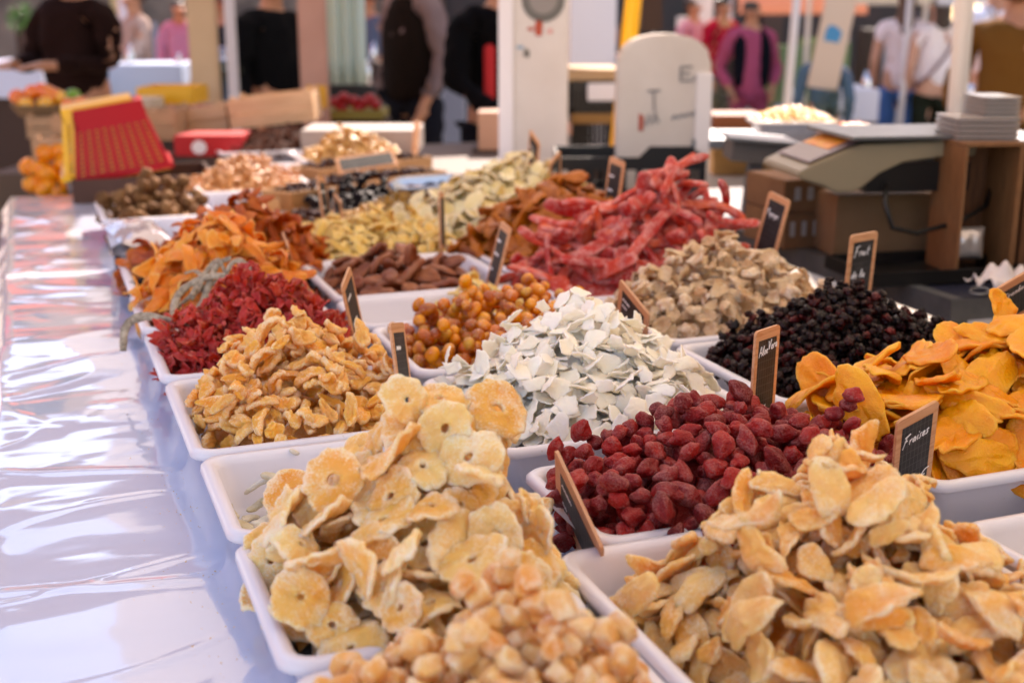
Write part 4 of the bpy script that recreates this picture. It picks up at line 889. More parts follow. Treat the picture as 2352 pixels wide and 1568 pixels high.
bc = empty('added_curtain', (2.6, -2.3, 0), label='unseen brown curtain added behind the fruit stall to cut the light', cat='curtain'); MB().box(-1.9, 1.9, -.02, .02, .1, 2.6).build('curtain_back', plain('curtain_brown', '4A3A30', .9), bc); MB().box(1.9, 1.94, -.02, 5.2, .1, 2.6).build('curtain_side', plain('curtain_brown2', '4A3A30', .9), bc)  # added out of view, blocks light from behind and from the right
canopy(4.4, 8.4, -2.2, 3.6, 2.5, F_cream, 'unseen cream canopy added to deepen the shade on the right')  # added out of view so the scale side falls into deeper shade
canopy(.2, 3.6, 6.6, 9.6, 2.6, F_wh, 'white canvas canopy over the stall behind the white post')
canopy(-6.5, -1.2, 10.5, 13.5, 2.7, F_red, 'red canvas canopy far down the left side')
canopy(-.6, 4.4, 12.0, 15., 2.8, F_or, 'orange canvas canopy over the far fruit stall')
canopy(5.6, 10.6, 9.2, 12.4, 2.6, F_cream, 'cream canvas canopy over the far right stall')
# ---- buildings round the square
def building(c, w_, dep, h, rz, wallc, label, nf=4, nb=6, dark=True):
    r = empty('town_building', c, rz, label, 'building', 'tall houses round the square'); M_ = plain('render_'+wallc, wallc, .85, var=(wallc, 1), bump=(20, .2, .01))
    sh = plain('shutters_'+wallc, '4A6A58', .6); MB().box(-w_/2, w_/2, 0, dep, 3.4, h).build('wall', M_, r)
    MB().box(-w_/2+.01, w_/2-.01, .3, dep-.1, 0, 3.39).build('shop_front', plain('shop_shade' if dark else 'shop_pale'+wallc, '1C1412' if dark else 'A8927C', .5, var=('3A2018', 1.2) if dark else ('3E302A', .5)), r)  # solid block; the near-black version has interior shade put into its colour
    for i in range(nb+1): MB().box(-w_/2+i*w_/nb-.22, -w_/2+i*w_/nb+.22, -.02, .6, 0, 3.4).build('pillar', M_, r)
    for f_ in range(nf):
        for i in range(nb):
            x = -w_/2+(i+.5)*w_/nb; z = 4.4+f_*3.1
            if z+1.9 > h: continue
            wn = MB().box(x-.5, x+.5, -.03, .05, z, z+1.8).build('window', sh, r); MB().box(x-.65, x+.65, -.12, .02, z-.12, z-.003).build('sill', M_, wn)
    MB().box(-w_/2-.3, w_/2+.3, -.4, dep+.3, h+.002, h+.35).build('roof', plain('roof_'+wallc, '9A5A3C', .8), r); return r
building((8, 33, 0), 34, 8, 10, rad(-8), 'F0CE90', 'ochre yellow house front across the far end of the square', dark=False)
building((13.5, 24.5, 0), 11, 5, 9, rad(-20), '5E4638', 'low brownish restaurant house with shop fronts coloured as shaded interiors', nf=1, nb=3)
building((-16, 16, 0), 30, 8, 10, rad(92), 'D8824A', 'orange house front along the left side of the square')
building((26, 16, 0), 30, 8, 15, rad(-98), 'E0C8A0', 'cream house front along the right side of the square')
# awnings at the shops: striped and scalloped
def stripes(c1, c2, s):
    m = N('stripe_'+c1); wv = m.n('TexWave', _Scale=s); wv.bands_direction = 'X'; tc = m.n('TexCoord'); m.l(tc.outputs['Object'], wv.inputs[0]); m.l(m.ramp(wv.outputs[0], [(.49, lin(c1)), (.51, lin(c2))]), m.b.inputs['Base Color']); m.b.inputs['Roughness'].default_value = .85; return m.m
def awning(px, d, w_, zb, label, mat, dep=1.4, rz=None):
    p = far(px, 20, d); r = empty('shop_awning', (p.x, p.y, 0), HX if rz is None else rz, label, 'awning')
    V_ = []; Fc = []; n = 60
    for i in range(n+1):
        x = -w_/2+w_*i/n; V_ += [(x, dep, zb+.75), (x, 0, zb+.14), (x, -.01, zb+.0+.03*abs(math.sin(i*math.pi/2)))]
    for i in range(n): b = i*3; Fc += [(b, b+3, b+4, b+1), (b+1, b+4, b+5, b+2)]
    me = mesh('awning_cloth', V_, Fc); link('awning_cloth', me, mat, r)
    for s in (-1, 1): MB().tube([(s*w_/2*.96, dep*.5, 0), (s*w_/2*.96, dep*.5, zb+.3)], .025, 8).build('pole', PW, r, smooth=True)
awning(1845, 15, 1.5, 1.42, 'orange striped awning with a scalloped edge in the background', stripes('D87858', 'E8A888', 12))
awning(2040, 12, 1.2, 1.52, 'drooping cream awning above the shoppers', F_cream)
awning(2290, 9.5, .9, 1.51, 'white scalloped awning at the top right', stripes('D8D4D0', 'B8B4B0', 20))
# ---- posts, panel, poles
r = empty('enamel_post', (0, 0, 0), label='tall white enamel post with stickers behind the pale discs', cat='post'); c, w_, zb, zt = span(1165, 0, 1305, 350, 4.6)
MB().box(-w_/2, w_/2, 0, .12, 0, 2.4).build('post_body', WHT, r, bevel=.006); MB().box(-w_/2-.03, -w_/2+.025, -.012, .1, 0, 2.4).build('side_flange', PAPER, r, bevel=.004); r.location = c; r.rotation_euler = (0, 0, HX-.06)
DK = plain('sticker_dark', '66645F', .6); RS = plain('sticker_red', 'B04A30', .6); BL_ = plain('sticker_blue', '7A9CB4', .6); 
def stick(par, x, z, pts, mat, nm='sticker', y=-.003):
    m = MB(); n = len(pts); m.add([(x+a, y, z+b) for a, b in pts]+[(x+a, y+.002, z+b) for a, b in pts], [tuple(range(n)), tuple(range(n, 2*n))[::-1]]+[(i, (i+1) % n, (i+1) % n+n, i+n) for i in range(n)]); return m.build(nm, mat, par)
circ = lambda R_, n=20, sx=1: [(R_*sx*math.cos(2*math.pi*i/n), R_*math.sin(2*math.pi*i/n)) for i in range(n)]
stick(r, .02, 1.53, circ(.078), DK); stick(r, .02, 1.53, circ(.05), plain('sticker_grey', '8A8480', .6), y=-.0045)
stick(r, .005, 1.435, [(-.012, -.03), (.01, -.03), (.014, 0), (.012, .028), (-.01, .03), (-.016, 0)], RS); stick(r, -.02, 1.43, [(-.02, -.004), (0, -.008), (.01, 0), (-.01, .006)], RS)
stick(r, .045, 1.42, [(-.01, -.008), (.01, -.006), (.008, .01), (-.008, .008)], plain('sticker_pink', 'D8A098', .6)); stick(r, -.04, 1.345, [(-.01, -.014), (.01, -.016), (.012, .006), (0, .016), (-.009, .01)], DK); stick(r, -.062, 1.365, [(-.014, -.006), (.014, -.004), (.01, .006), (-.012, .005)], BL_)
# rounded white panel
c, w_, zb, zt = span(1422, 76, 1636, 440, 4.3); r = empty('rounded_panel', (c.x, c.y, 0), HX, 'white enamel panel with a rounded top, stickers and scribbles', 'panel')
P = [(-w_/2, .85)]+[(-w_/2+(px_-1422)*w_/214, HC-(py_-20)/kpx(4.3)*1.0) for px_, py_ in ((1422, 158), (1425, 130), (1434, 108), (1450, 92), (1472, 83), (1500, 77), (1530, 75), (1560, 77), (1590, 84), (1612, 96), (1627, 113), (1636, 140))]+[(w_/2, .85)]
v = [(x, 0, z) for x, z in P]+[(x, .10, z) for x, z in P]; n = len(P)
MB().add(v, [tuple(range(n)), tuple(range(n, 2*n))[::-1]]+[(i, i+n, (i+1) % n+n, (i+1) % n) for i in range(n)]).build('panel_body', WHT, r, bevel=.01)
MB().box(w_/2-.05, w_/2+.004, -.014, -.001, .80, zt-.13).build('edge_strip', PAPER, r, bevel=.004)
m = MB()
for (x, z, t, s) in ((.055, 1.265, 'E', .07), (-.035, 1.20, 'T', .05)):
    if t == 'E':
        for q in ([(0, 0), (.035, 0)], [(0, .022), (.03, .022)], [(0, .045), (.038, .045)], [(0, 0), (0, .045)]): m.tube([(x+a, -.003, z+b) for a, b in q], .004, 6)
    else:
        for q in ([(-.02, .03), (.022, .032)], [(0, .03), (.004, -.04)]): m.tube([(x+a, -.003, z+b) for a, b in q], .004, 6)
m.build('marker_letters', plain('worn_marker', '8A888A', .7), r); m = MB()
for x0, z0, n, a_ in ((-.06, 1.115, 5, .035), (.03, 1.135, 8, .012), (.095, 1.265, 6, .012)): m.tube([(x0+i*.011, -.003, z0+a_*(i % 2)+.002*i) for i in range(n)], .0028, 6)
m.build('scribble', plain('marker_blue', '4A5468', .6), r)
stick(r, -.075, 1.125, [(-.008, -.03), (.008, -.03), (.008, .02), (-.008, .03)], RS); stick(r, .12, 1.135, circ(.016, sx=.6), BL_)
MB().box(-w_/2+.02, w_/2, .02, .09, 0, .849).build('panel_stand', STL, r)
def pole(name, px0, py0, px1, py1, d, rad_, mat, label, cat='pole', zt=None):
    a, b = far(px0, py0, d), far(px1, py1, d); k = (b-a).normalized(); lo = a+k*((0-a.z)/k.z); hi = a+k*(((zt or 2.5)-a.z)/k.z)
    return tag(MB().tube([lo, hi], rad_, 14).build(name, mat, smooth=True), label, cat)
pole('yellow_pole', 1455, 0, 1420, 330, 5.0, .034, M_yel, 'thick yellow pole leaning behind the rounded white panel')
def post(px0, px1, py0, py1, d, mat, label, dep=.12, name='stall_post', zt=2.5):
    c, w_, zb, z2 = span(px0, py0, px1, py1, d); return tag(MB().box(-w_/2, w_/2, 0, dep, 0, zt).build(name, mat, bevel=.006, loc=c, rot=(0, 0, HX+.1)), label, 'post')
post(427, 489, 0, 210, 6.6, CRM, 'cream wooden post with small knots left of the dark clothed man')
post(682, 746, 0, 210, 6.4, PNK, 'pinkish wooden post right of the dark clothed man')
post(515, 535, 40, 200, 7.2, PAPER, 'thin white post beside the dark clothed man')
pole('thin_pole', 1830, 0, 1806, 260, 7.5, .024, PW, 'thin white tent pole right of the woman in pink')
pole('tent_pole', 2216, 0, 2194, 300, 4.6, .034, PW, 'white tent pole left of the man in white')
pole('distant_pole', 285, 0, 290, 120, 12, .06, PAPER, 'pale pole above the far left white table')
post(1590, 1640, 0, 60, 14, PAPER, 'pale square post high up behind the rounded panel'); post(1310, 1418, 0, 42, 9, PAPER, 'broad white board end behind the enamel post', zt=1.7)
fbox('dark_speaker', 1478, -60, 1524, 72, 6.0, .15, BRN, 'dark brown box hanging beside the yellow pole', 'box', z0=None)
r_ = pole('hanging_rod', 1501, 0, 1501, 60, 6.08, .01, STL, 'thin rod the dark brown box hangs from', 'rod')
# pale green sheet
c, w_, zb, zt = span(746, 0, 836, 195, 7.2); V_ = []; Fc = []
for i in range(17):
    for j in range(9): V_.append((-w_/2+w_*i/16, .02*math.sin(i*1.3)+.005*j, zb+(2.3-zb)*j/8))
for i in range(16):
    for j in range(8): q = i*9+j; Fc.append((q, q+9, q+10, q+1))
me = mesh('hanging_sheet', V_, Fc); bm = bmesh.new(); bm.from_mesh(me); bmesh.ops.solidify(bm, geom=bm.faces[:], thickness=.004); bm.to_mesh(me); bm.free()
tag(link('hanging_sheet', me, plain('pale_green_sheet', 'C2CCB4', .8, var=('B4CCC4', 2)), loc=(c.x, c.y, 0), rot=(0, 0, HX)), 'pale green sheet hanging beside the pinkish post', 'sheet')
# leaning sign board with a blue mark
c, w_, zb, zt = span(1868, -20, 1938, 205, 8.5); r = empty('leaning_board', (c.x, c.y, zb), rot=(0, rad(9), HX), label='leaning cream board with a blue patch in the background', cat='board')
MB().box(-w_/2, w_/2, 0, .03, 0, 1.6).build('board', plain('board_cream', 'D2BCA4', .7), r, bevel=.004); stick(r, -.01, .36, [(-.05, -.05), (.05, -.05), (.06, .02), (.02, .05), (-.03, .06), (-.05, .02)], plain('blue_patch', '3A8AB4', .6), 'blue_patch')
# ---- right hand work table with the scale
ZT = .93; a = on(2192, 690, ZT); b = on(1820, 578, ZT); X0 = (a.x+b.x)/2; Y0 = a.y
wt = empty('work_table', (X0, Y0, 0), rad(-2), 'metal edged work table with a dark blue top at the right', 'table')
MB().box(.006, 2.2, .006, 1.62, ZT-.03, ZT-.002).build('table_top', plain('navy_top', '1A1E30', .35, var=('22263A', 4)), wt)
MB().box(0, 2.2, 0, .004, ZT-.045, ZT).box(0, .004, .004, 1.62, ZT-.045, ZT).box(.0, .03, .004, 1.62, ZT-.0015, ZT+.002).build('edge_angle', STL, wt)
for (x, y) in ((.04, .04), (.04, 1.5), (1.6, .04), (1.6, 1.5)): MB().box(x-.02, x+.02, y-.02, y+.02, 0, ZT-.046).build('leg', STL, wt)
MB().tube([(.04, .07, .25), (.04, 1.47, .80)], .009, 8).build('brace', STL, wt); MB().tube([(.04, .07, .80), (.04, 1.47, .25)], .009, 8).build('brace', STL, wt)
def tb_box(name, px0, py0, px1, py1, mat, label, dep, zb=ZT, rz=rad(-2), cat='box', lift=0., **k):
    p = on(px0, py1, zb) if zb else None; q = on(px1, py1, zb); kk = kpx(p.x*math.sin(YAW)+p.y*math.cos(YAW), zb); wd = (px1-px0)/kk
    h = (py1-py0)/kk/math.cos(PITCH)*.97; o = MB().box(0, wd, 0, dep, 0, h).build(name, mat, bevel=.003, loc=(p.x, p.y, zb+.001+lift), rot=(0, 0, rz)); tag(o, label, cat, k.get('group')); return o, h, p, wd, kk
M_cart = plain('carton', '805A38', .8, var=('704C2E', 6), bump=(50, .2, .001)); M_cart2 = plain('carton_light', '8E6C4C', .8, var=('80603E', 5), bump=(50, .2, .001))
o1, h1, p1, w1, k1 = tb_box('carton', 1800, 492, 1905, 575, M_cart, 'lower small brown carton with printed marks under the scale', .20, group='cartons under the scale')
for i in range(3): stick(o1, .02+i*.032, .05, [(-.006, -.018), (.006, -.018), (.006, .018), (-.006, .018)], plain('print_grey', 'A09A94', .7), 'print_mark')
o2 = MB().box(0, w1, 0, .2, 0, .078).build('carton', M_cart, bevel=.003, loc=(p1.x-.004, p1.y+.004, ZT+h1+.003), rot=(0, 0, rad(-4))); tag(o2, 'upper small brown carton with printed marks under the scale', 'box', 'cartons under the scale')
for i in range(2): stick(o2, .035+i*.035, .045, [(-.008, -.016), (.008, -.016), (.008, .016), (-.008, .016)], MATS.setdefault('pg', plain('print_grey2', 'A09A94', .7)), 'print_mark')
o3, h3, p3, w3, k3 = tb_box('carton', 1915, 452, 2196, 592, M_cart2, 'large plain brown carton under the scale', .26, group='cartons under the scale', rz=rad(-12))
# scale: curved beige side, slanted display, metal plate
zs = ZT+max(h3, h1+.08)+.006; ps = far(1835, 395, 2.72); r = empty('shop_scale', (ps.x, ps.y, zs), rad(-14), 'beige electronic shop scale with a yellow label on cartons', 'scale')
prof = [(0, .045), (.0, .062), (.025, .075), (.16, .135), (.46, .145), (.46, .10), (.36, .098), (.27, .085), (.21, .055), (.165, .015), (.14, .004), (.10, .004), (.06, .025)]
prof = [(x*.95, z*.86) for x, z in prof]; n = len(prof); D_ = .25; prof = [(x*.93, z*.92) for x, z in prof]
v = [(x, 0, z) for x, z in prof]+[(x, D_, z) for x, z in prof]
MB().add(v, [tuple(range(n)), tuple(range(n, 2*n))[::-1]]+[(i, i+n, (i+1) % n+n, (i+1) % n) for i in range(n)]).build('scale_body', plain('scale_beige', '8A7E66', .45), r, bevel=.004)
MB().box(.16, .40, .01, D_-.01, .001, .066).build('underbody', BLK, r); MB().box(.11, .45, -.02, D_+.02, .118, .126).build('plate', STL, r, bevel=.002)
import itertools
def slant(x0, x1, y0, y1, lift):                      # a sheet lying on the sloping display
    f = lambda x: (.0645+(x-.024)*(.0516/.1283))+lift; return MB().add([(x0, y0, f(x0)), (x1, y0, f(x1)), (x1, y1, f(x1)), (x0, y1, f(x0)), (x0, y0, f(x0)-.001), (x1, y0, f(x1)-.001), (x1, y1, f(x1)-.001), (x0, y1, f(x0)-.001)], [(0, 1, 2, 3), (0, 4, 5, 1), (1, 5, 6, 2), (2, 6, 7, 3), (3, 7, 4, 0)])
km = MB()
for a_ in range(4):
    for b_ in range(9): x_ = .034+a_*.0125; z_ = .0645+(x_-.024)*(.0516/.1283)+.0032; km.add([(x_, .03+b_*.022, z_), (x_+.009, .03+b_*.022, z_+.0036), (x_+.009, .045+b_*.022, z_+.0036), (x_, .045+b_*.022, z_), (x_, .03+b_*.022, z_-.003), (x_+.009, .03+b_*.022, z_+.0006), (x_+.009, .045+b_*.022, z_+.0006), (x_, .045+b_*.022, z_-.003)], [(0, 1, 2, 3), (0, 4, 5, 1), (1, 5, 6, 2), (2, 6, 7, 3), (3, 7, 4, 0)])
km.build('keys', plain('key_grey', 'B0A8A4', .5), r); slant(.028, .148, .02, D_-.02, .0018).build('keypad', plain('keypad_mauve', '6A5A5C', .5, var=('7A686A', 60)), r); slant(.085, .142, .06, .22, .0034).build('yellow_label', plain('label_yellow', 'D89A20', .5, var=('D8783A', 40)), r)
MB().tube([Vector((.20, -.004, .02)), Vector((.19, -.03, -.02)), Vector((.205, -.045, -.07)), Vector((.26, -.05, -.082)), Vector((.36, -.04, -.06)), Vector((.43, -.02, -.03)), Vector((.46, .02, .01))], .0055, 8).build('power_cable', BLK, r, smooth=True)
# upright crate at the right of the scale
cr = on(2192, 640, ZT); kk = kpx(cr.x*math.sin(YAW)+cr.y*math.cos(YAW), 1.0); wd = 142/kk; hh = 300/kk
r = empty('wooden_crate', (cr.x, cr.y, ZT+.001), rad(-14), 'dark wooden crate stood on end right of the scale', 'crate'); W_dk = wood('dark_crate_wood', '4A2A14', '6E4424', 1, axis=2); W_ed = wood('crate_edge_wood', '6A4426', '855A36', 1, axis=2)
MB().box(.006, wd-.006, .14, .146, 0, hh).build('back_panel', W_dk, r); MB().box(0, .006, 0, .146, 0, hh).build('side_panel', W_ed, r); MB().box(wd-.012, wd, 0, .146, 0, hh).build('side_panel', W_ed, r); MB().box(0, wd, 0, .146, hh+.001, hh+.008).build('top_panel', W_ed, r)
MB().box(wd+.02, wd+.30, .02, .17, 0, hh*.98).build('wooden_crate', W_dk, loc=(cr.x, cr.y, ZT+.001), rot=(0, 0, rad(-14))); o = bpy.data.objects['wooden_crate.001'] if 'wooden_crate.001' in bpy.data.objects else COL.objects[-1]; tag(o, 'second dark crate at the very right edge behind the tissue', 'crate')
# silver packet, black tray, tissue
pk = on(2205, 592, ZT); V_ = []; Fc = []
for i in range(12):
    for j in range(10): x, z = (i/11)*.075, (j/9)*.072; k = (1-(2*i/11-1)**4)*(1-(2*j/9-1)**4); V_.append((x, -.015*k-.006*nz((x*60, z*50, 0), 1, 2), z))
for i in range(11):
    for j in range(9): q = i*10+j; Fc.append((q, q+10, q+11, q+1))
me = mesh('foil_packet', V_, Fc); bm = bmesh.new(); bm.from_mesh(me); bmesh.ops.solidify(bm, geom=bm.faces[:], thickness=.006); bm.to_mesh(me); bm.free()
tag(link('foil_packet', me, plain('silver_foil', 'C8C0BC', .3, .6, bump=(60, .6, .003)), loc=(cr.x+.012, cr.y+.03, ZT+.035), rot=(rad(-6), 0, rad(-14))), 'crinkled silver packet inside the dark crate', 'packet')
pt = on(2050, 668, ZT); openbox('black_tray', (pt.x+.17, pt.y+.12, ZT+.001), .36, .22, .03, BLK, rad(-8), lab='shallow black tray on the work table', cat='tray')
pq = on(2318, 650, ZT+.033); V_ = []; Fc = []
for i in range(18):
    for j in range(14): x, y = (i/17-.5)*.15, (j/13-.5)*.09; V_.append((x+.01*nz((x*40, y*40, 1), 1, 2), y, .05*abs(nz((x*22, y*26, 0), 1, 6))+.03*max(0, 1-((x+.03)/.03)**2-(y/.04)**2)+.012*nz((x*70, y*70, 0), 1, 9)))
for i in range(17):
    for j in range(13): q = i*14+j; Fc.append((q, q+14, q+15, q+1))
me = mesh('tissue', V_, Fc); bm = bmesh.new(); bm.from_mesh(me); bmesh.ops.solidify(bm, geom=bm.faces[:], thickness=.0015); bm.to_mesh(me); bm.free()
tag(link('tissue', me, plain('tissue_white', 'CFC6C4', .9), loc=pq), 'crumpled white tissue on the black tray', 'tissue')
for q, (x, y) in enumerate(((2250, 668), (2300, 672))):
    P_ = [on(x+22*math.cos(t), y+8*math.sin(t), ZT+.04) for t in np.linspace(0, 6.1, 20)]; tag(MB().tube(P_, .0022, 6).build('ring_clip', STL, smooth=True), ['left', 'right'][q]+' of the two shiny rings on the black tray', 'ring')
# clear deli boxes piled on the scale end
for i, (px0, py0, px1, py1, d, lb) in enumerate(((2196, 270, 2350, 330, 2.72, 'lower stack of clear lidded boxes right of the tent pole'), (2258, 222, 2352, 272, 2.76, 'upper stack of clear lidded boxes at the right edge'))):
    c, w_, zb, zt = span(px0, py0, px1, py1, d); r = empty('clear_boxes', (c.x, c.y, zb), HX, lb, 'boxes', 'clear lidded boxes'); nl = 5
    for j in range(nl):
        z0 = (zt-zb)*j/nl; v, f = loft([rr(-w_/2+.006, w_/2-.006, 0, .14, .012, z0), rr(-w_/2, w_/2, -.006, .146, .014, z0+(zt-zb)/nl*.85)]); f.append(tuple(range(28))[::-1]); MB().add(v, f).build('box_layer', plain('frosted%d%d' % (i, j), 'C8C0BC', .2, Transmission_Weight=.35), r)
# metal arm and sunlit nut tray, apricots, cartons left of the scale
c, w_, zb, zt = span(1674, 318, 1842, 330, 3.5); r = empty('metal_shelf', (c.x, c.y, zb), rot=(0, rad(5), HX), label='thin bright metal shelf left of the scale', cat='shelf')
MB().box(-w_/2, w_/2, 0, .22, 0, .009).build('shelf_plate', STL, r, bevel=.002); MB().box(-w_/2+.02, w_/2+.05, .03, .18, -.06, -.002).build('shelf_bracket', plain('bracket_grey', '5A5450', .6), r); MB().box(-.02, .02, .08, .12, -zb, -.061).build('shelf_leg', STL, r)
nb = far(1822, 318, 4.25); rn = nb.z
sd_t = empty('side_table', (nb.x+.35, nb.y+.12, 0), HX, 'narrow side table carrying the sunlit nuts', 'table'); MB().box(-.62, .62, -.2, .25, rn-.04, rn-.008).build('table_top', STL, sd_t)
for sx in (-.58, .58): MB().box(sx-.015, sx+.015, 0, .03, 0, rn-.041).build('leg', STL, sd_t)
tray(nb.x-.13, nb.x+.15, nb.y-.08, nb.y+.14, 'white tray of blazing sunlit nuts left of the scale plate', rim=rn+.062, floor=rn-.006, name='nut_tray', grp=None, rz=HX)
M_glow = plain('sunlit_nut', 'F4C878', .15, spec=1.)
fill('peeled_nut', 'glinting peeled nut in the sunlit white tray', 'nut', 'peeled nuts in the sunlit tray', [blob(.014, .010, .009, .1, 1.3, 2, i+300) for i in range(3)], M_glow, (nb.x+.01, nb.y+.03), .26, .2, rn+.05, 110, HX, .045)
na = far(1962, 312, 4.25); openbox('apricot_box', (na.x, na.y+.02, na.z-.03), .30, .2, .035, BRN, HX, lab='low box of glowing apricots behind the scale', cat='box')
fill('apricot', 'sunlit orange dried apricot behind the scale', 'dried apricot', 'sunlit apricots', [blob(.017, .015, .009, .12, 1.2, 2, i+310) for i in range(3)], plain('apricot_orange', 'F08810', .15, spec=1.), (na.x, na.y+.02), .26, .17, na.z+.0, 60, HX, .03)
fbox('brown_carton', 1640, 266, 1760, 330, 4.7, .25, plain('russet_board', '7A4426', .7), 'russet brown carton just right of the rounded panel', 'box'); fbox('pale_carton', 1640, 331, 1798, 402, 4.68, .3, plain('straw_board', 'D0A86C', .7), 'pale straw coloured carton under the russet one', 'box')
c, w_, zb, zt = span(1590, 404, 1800, 436, 4.66); r = empty('white_bench', (c.x, c.y, 0), HX, 'white metal bench carrying the cartons', 'bench'); MB().box(-w_/2, w_/2, -.01, .34, zb, zt-.002).build('bench_top', PAPER, r, bevel=.003)
for x in (-w_/2+.02, w_/2-.1): MB().box(x-.016, x+.016, .02, .05, 0, zb-.001).build('leg', plain('leg_dark%d' % (x > 0), '2A2E38', .5), r)
fbox('blue_crate', 1655, 455, 1790, 510, 5.2, .3, plain('pale_blue_plastic', '7A96B8', .5), 'pale blue crate under the white bench', 'crate'); fbox('white_bucket', 1640, 470, 1672, 510, 5.6, .2, PAPER, 'white box standing on sunlit ground under the bench', 'box')
# ---- black plastic crates behind the discs
def vcrate(px0, py0, px1, py1, d, label, dep=.35, mat=None, rz=None, name='plastic_crate', n=9, hump=.03, grp=None, zb_=None, cat='crate'):
    c, w_, zb, zt = span(px0, py0, px1, py1, d); h = zt-zb; r = empty(name, (c.x, c.y, zb), HX if rz is None else rz, label, cat, grp); m = MB(); t = .008
    for (x0, x1, y0, y1) in ((-w_/2, w_/2, 0, t), (-w_/2, w_/2, dep-t, dep)):
        m.box(x0, x1, y0, y1, h-.04, h); m.box(x0, x1, y0, y1, 0, .03)
        for i in range(n+1): x = x0+(x1-x0-.02)*i/n; m.box(x, x+.02, y0, y1, .0301, h-.0401)
    for x0 in (-w_/2, w_/2-t): m.box(x0, x0+t, t+.0001, dep-t-.0001, 0, h)
    m.box(-w_/2+t, w_/2-t, t, dep-t, .001, .008); m.build('crate_wall', mat or BLK, r)
    if hump:
        q = [(w_*.05, h), (w_*.12, h+hump), (w_*.40, h+hump), (w_*.47, h)]; v = [(x, 0, z) for x, z in q]+[(x, t, z) for x, z in q]; MB().add(v, [(0, 1, 2, 3), (7, 6, 5, 4), (0, 4, 5, 1), (1, 5, 6, 2), (2, 6, 7, 3), (3, 7, 4, 0)]).build('hand_grip', mat or BLK, r)
    return r, w_, zb, zt, c
vcrate(1280, 362, 1622, 470, 4.0, 'long black plastic crate in front of the rounded panel', hump=.035)
fbox('crate_stand', 1290, 471, 1600, 700, 4.02, .33, BRN, 'dark stand beneath the long black crate', 'stand', z0=0)
# shelves with crates seen between post and panel
for i, (y0, y1) in enumerate(((188, 262), (262, 372))): vcrate(1312, y0, 1420, y1, 6.2, ['upper', 'lower'][i]+' black crate between the post and the panel', hump=0, grp='black crates between post and panel')
fbox('crate_pallet', 1290, 373, 1430, 600, 6.2, .35, BRN, 'dark pallet under the two black crates', 'pallet', z0=0)
fbox('price_board', 1350, 192, 1418, 232, 6.15, .01, PAPER, 'white label board on the upper black crate', 'label'); fbox('price_board', 1345, 335, 1418, 368, 6.15, .01, PAPER, 'white label board on the lower black crate', 'label')
fbox('wood_counter', 1305, 160, 1425, 186, 6.25, .5, M_kraft2, 'pale wooden counter board above the black crates', 'counter'); fbox('kraft_roll', 1312, 262, 1420, 285, 6.1, .05, plain('ochre_board', '8A6430', .7), 'ochre strip across the lower black crate', 'strip')
# ---- boxes, crates and fruit down the left side
def wcrate(px0, py0, px1, py1, d, label, mat, dep=.3, rot=(0, 0, 0), grp='wooden crates beyond the baskets'):
    c, w_, zb, zt = span(px0, py0, px1, py1, d); h = zt-zb; r = empty('wooden_crate', (c.x, c.y, zb), rot=(rot[0], rot[1], HX+rot[2]), label=label, cat='crate', group=grp); m = MB(); t = .007
    for y0 in (0, dep-t): m.box(-w_/2, w_/2, y0, y0+t, 0, h*.46); m.box(-w_/2, w_/2, y0, y0+t, h*.52, h)
    for x0 in (-w_/2, w_/2-t): m.box(x0, x0+t, t+.0001, dep-t-.0001, 0, h*.95)
    m.build('slats', mat, r); MB().box(-w_/2+t+.001, w_/2-t-.001, t+.001, dep-t-.001, .002, .01).build('crate_floor', mat, r)
    for sx in (-1, 1):
        for y in (t+.001, dep-t-.019): MB().box(sx*(w_/2-t-.012)-.01, sx*(w_/2-t-.012)+.01, y, y+.018, .011, h+.012).build('corner_block', mat, r)
    return r, w_, zb, zt, c
W_lt = wood('crate_pine', 'C49A70', 'D4AE86', .6, axis=0); W_md = wood('crate_board', 'A67E58', 'B88E68', .6, axis=0)
wcrate(528, 222, 722, 288, 5.1, 'pale pine crate with a broad plain side, right of the others', W_lt, rot=(0, rad(-6), .05))
wcrate(348, 250, 522, 310, 5.2, 'pine crate of small pinkish fruit in the middle', W_lt, rot=(0, rad(-6), .02))
fill('small_fruit', 'small pinkish fruit in the middle pine crate', 'fruit', 'pinkish fruit in the pine crate', [blob(.02, .02, .018, .05, 1, 2, i+320) for i in range(2)], plain('dull_pink', 'A8604A', .5), far(435, 255, 5.33)[:2], .27, .2, far(435, 262, 5.3).z, 40, HX, .02)
wcrate(120, 262, 400, 330, 4.95, 'wide cardboard crate behind the colander baskets', W_md, rot=(0, rad(-3), .03))
wcrate(75, 318, 260, 440, 4.62, 'cardboard crate of orange persimmons at the far end of the cloth', W_md, dep=.32, rot=(0, rad(-2), .0))
def pers(px, py, d, s, i, mat_=None):
    p = far(px, py, d); r = empty('persimmon', p, rot=(R.uniform(-.5, .5), R.uniform(-.5, .5), R.uniform(0, 6)), label='bright orange persimmon '+PL[i], cat='persimmon', group='persimmons in the cardboard crate')
    link('fruit_body', blob(.040*s, .040*s, .034*s, .03, 1, 3, i+330), M_pers, r); m = MB()
    for k in range(4): a = k*1.57; m.add([(0, 0, .034*s), (.02*s*math.cos(a-.4), .02*s*math.sin(a-.4), .033*s), (.028*s*math.cos(a), .028*s*math.sin(a), .030*s), (.02*s*math.cos(a+.4), .02*s*math.sin(a+.4), .033*s)], [(0, 1, 2, 3)])
    m.build('calyx', plain('calyx%d' % i, '4A4428', .8), r)
M_pers = plain('persimmon_skin', 'E87A04', .3, var=('F09A10', 25), Subsurface_Weight=.2, Subsurface_Radius=(.02, .008, .003))
PL = ['at the top of the crate', 'at the lower left corner', 'low in the crate middle', 'resting against the yellow basket', 'left of the topmost one', 'deep at the left wall', 'behind the top one', 'at the crate bottom edge', 'second along the bottom', 'just above the bottom row', 'half hidden by the basket']
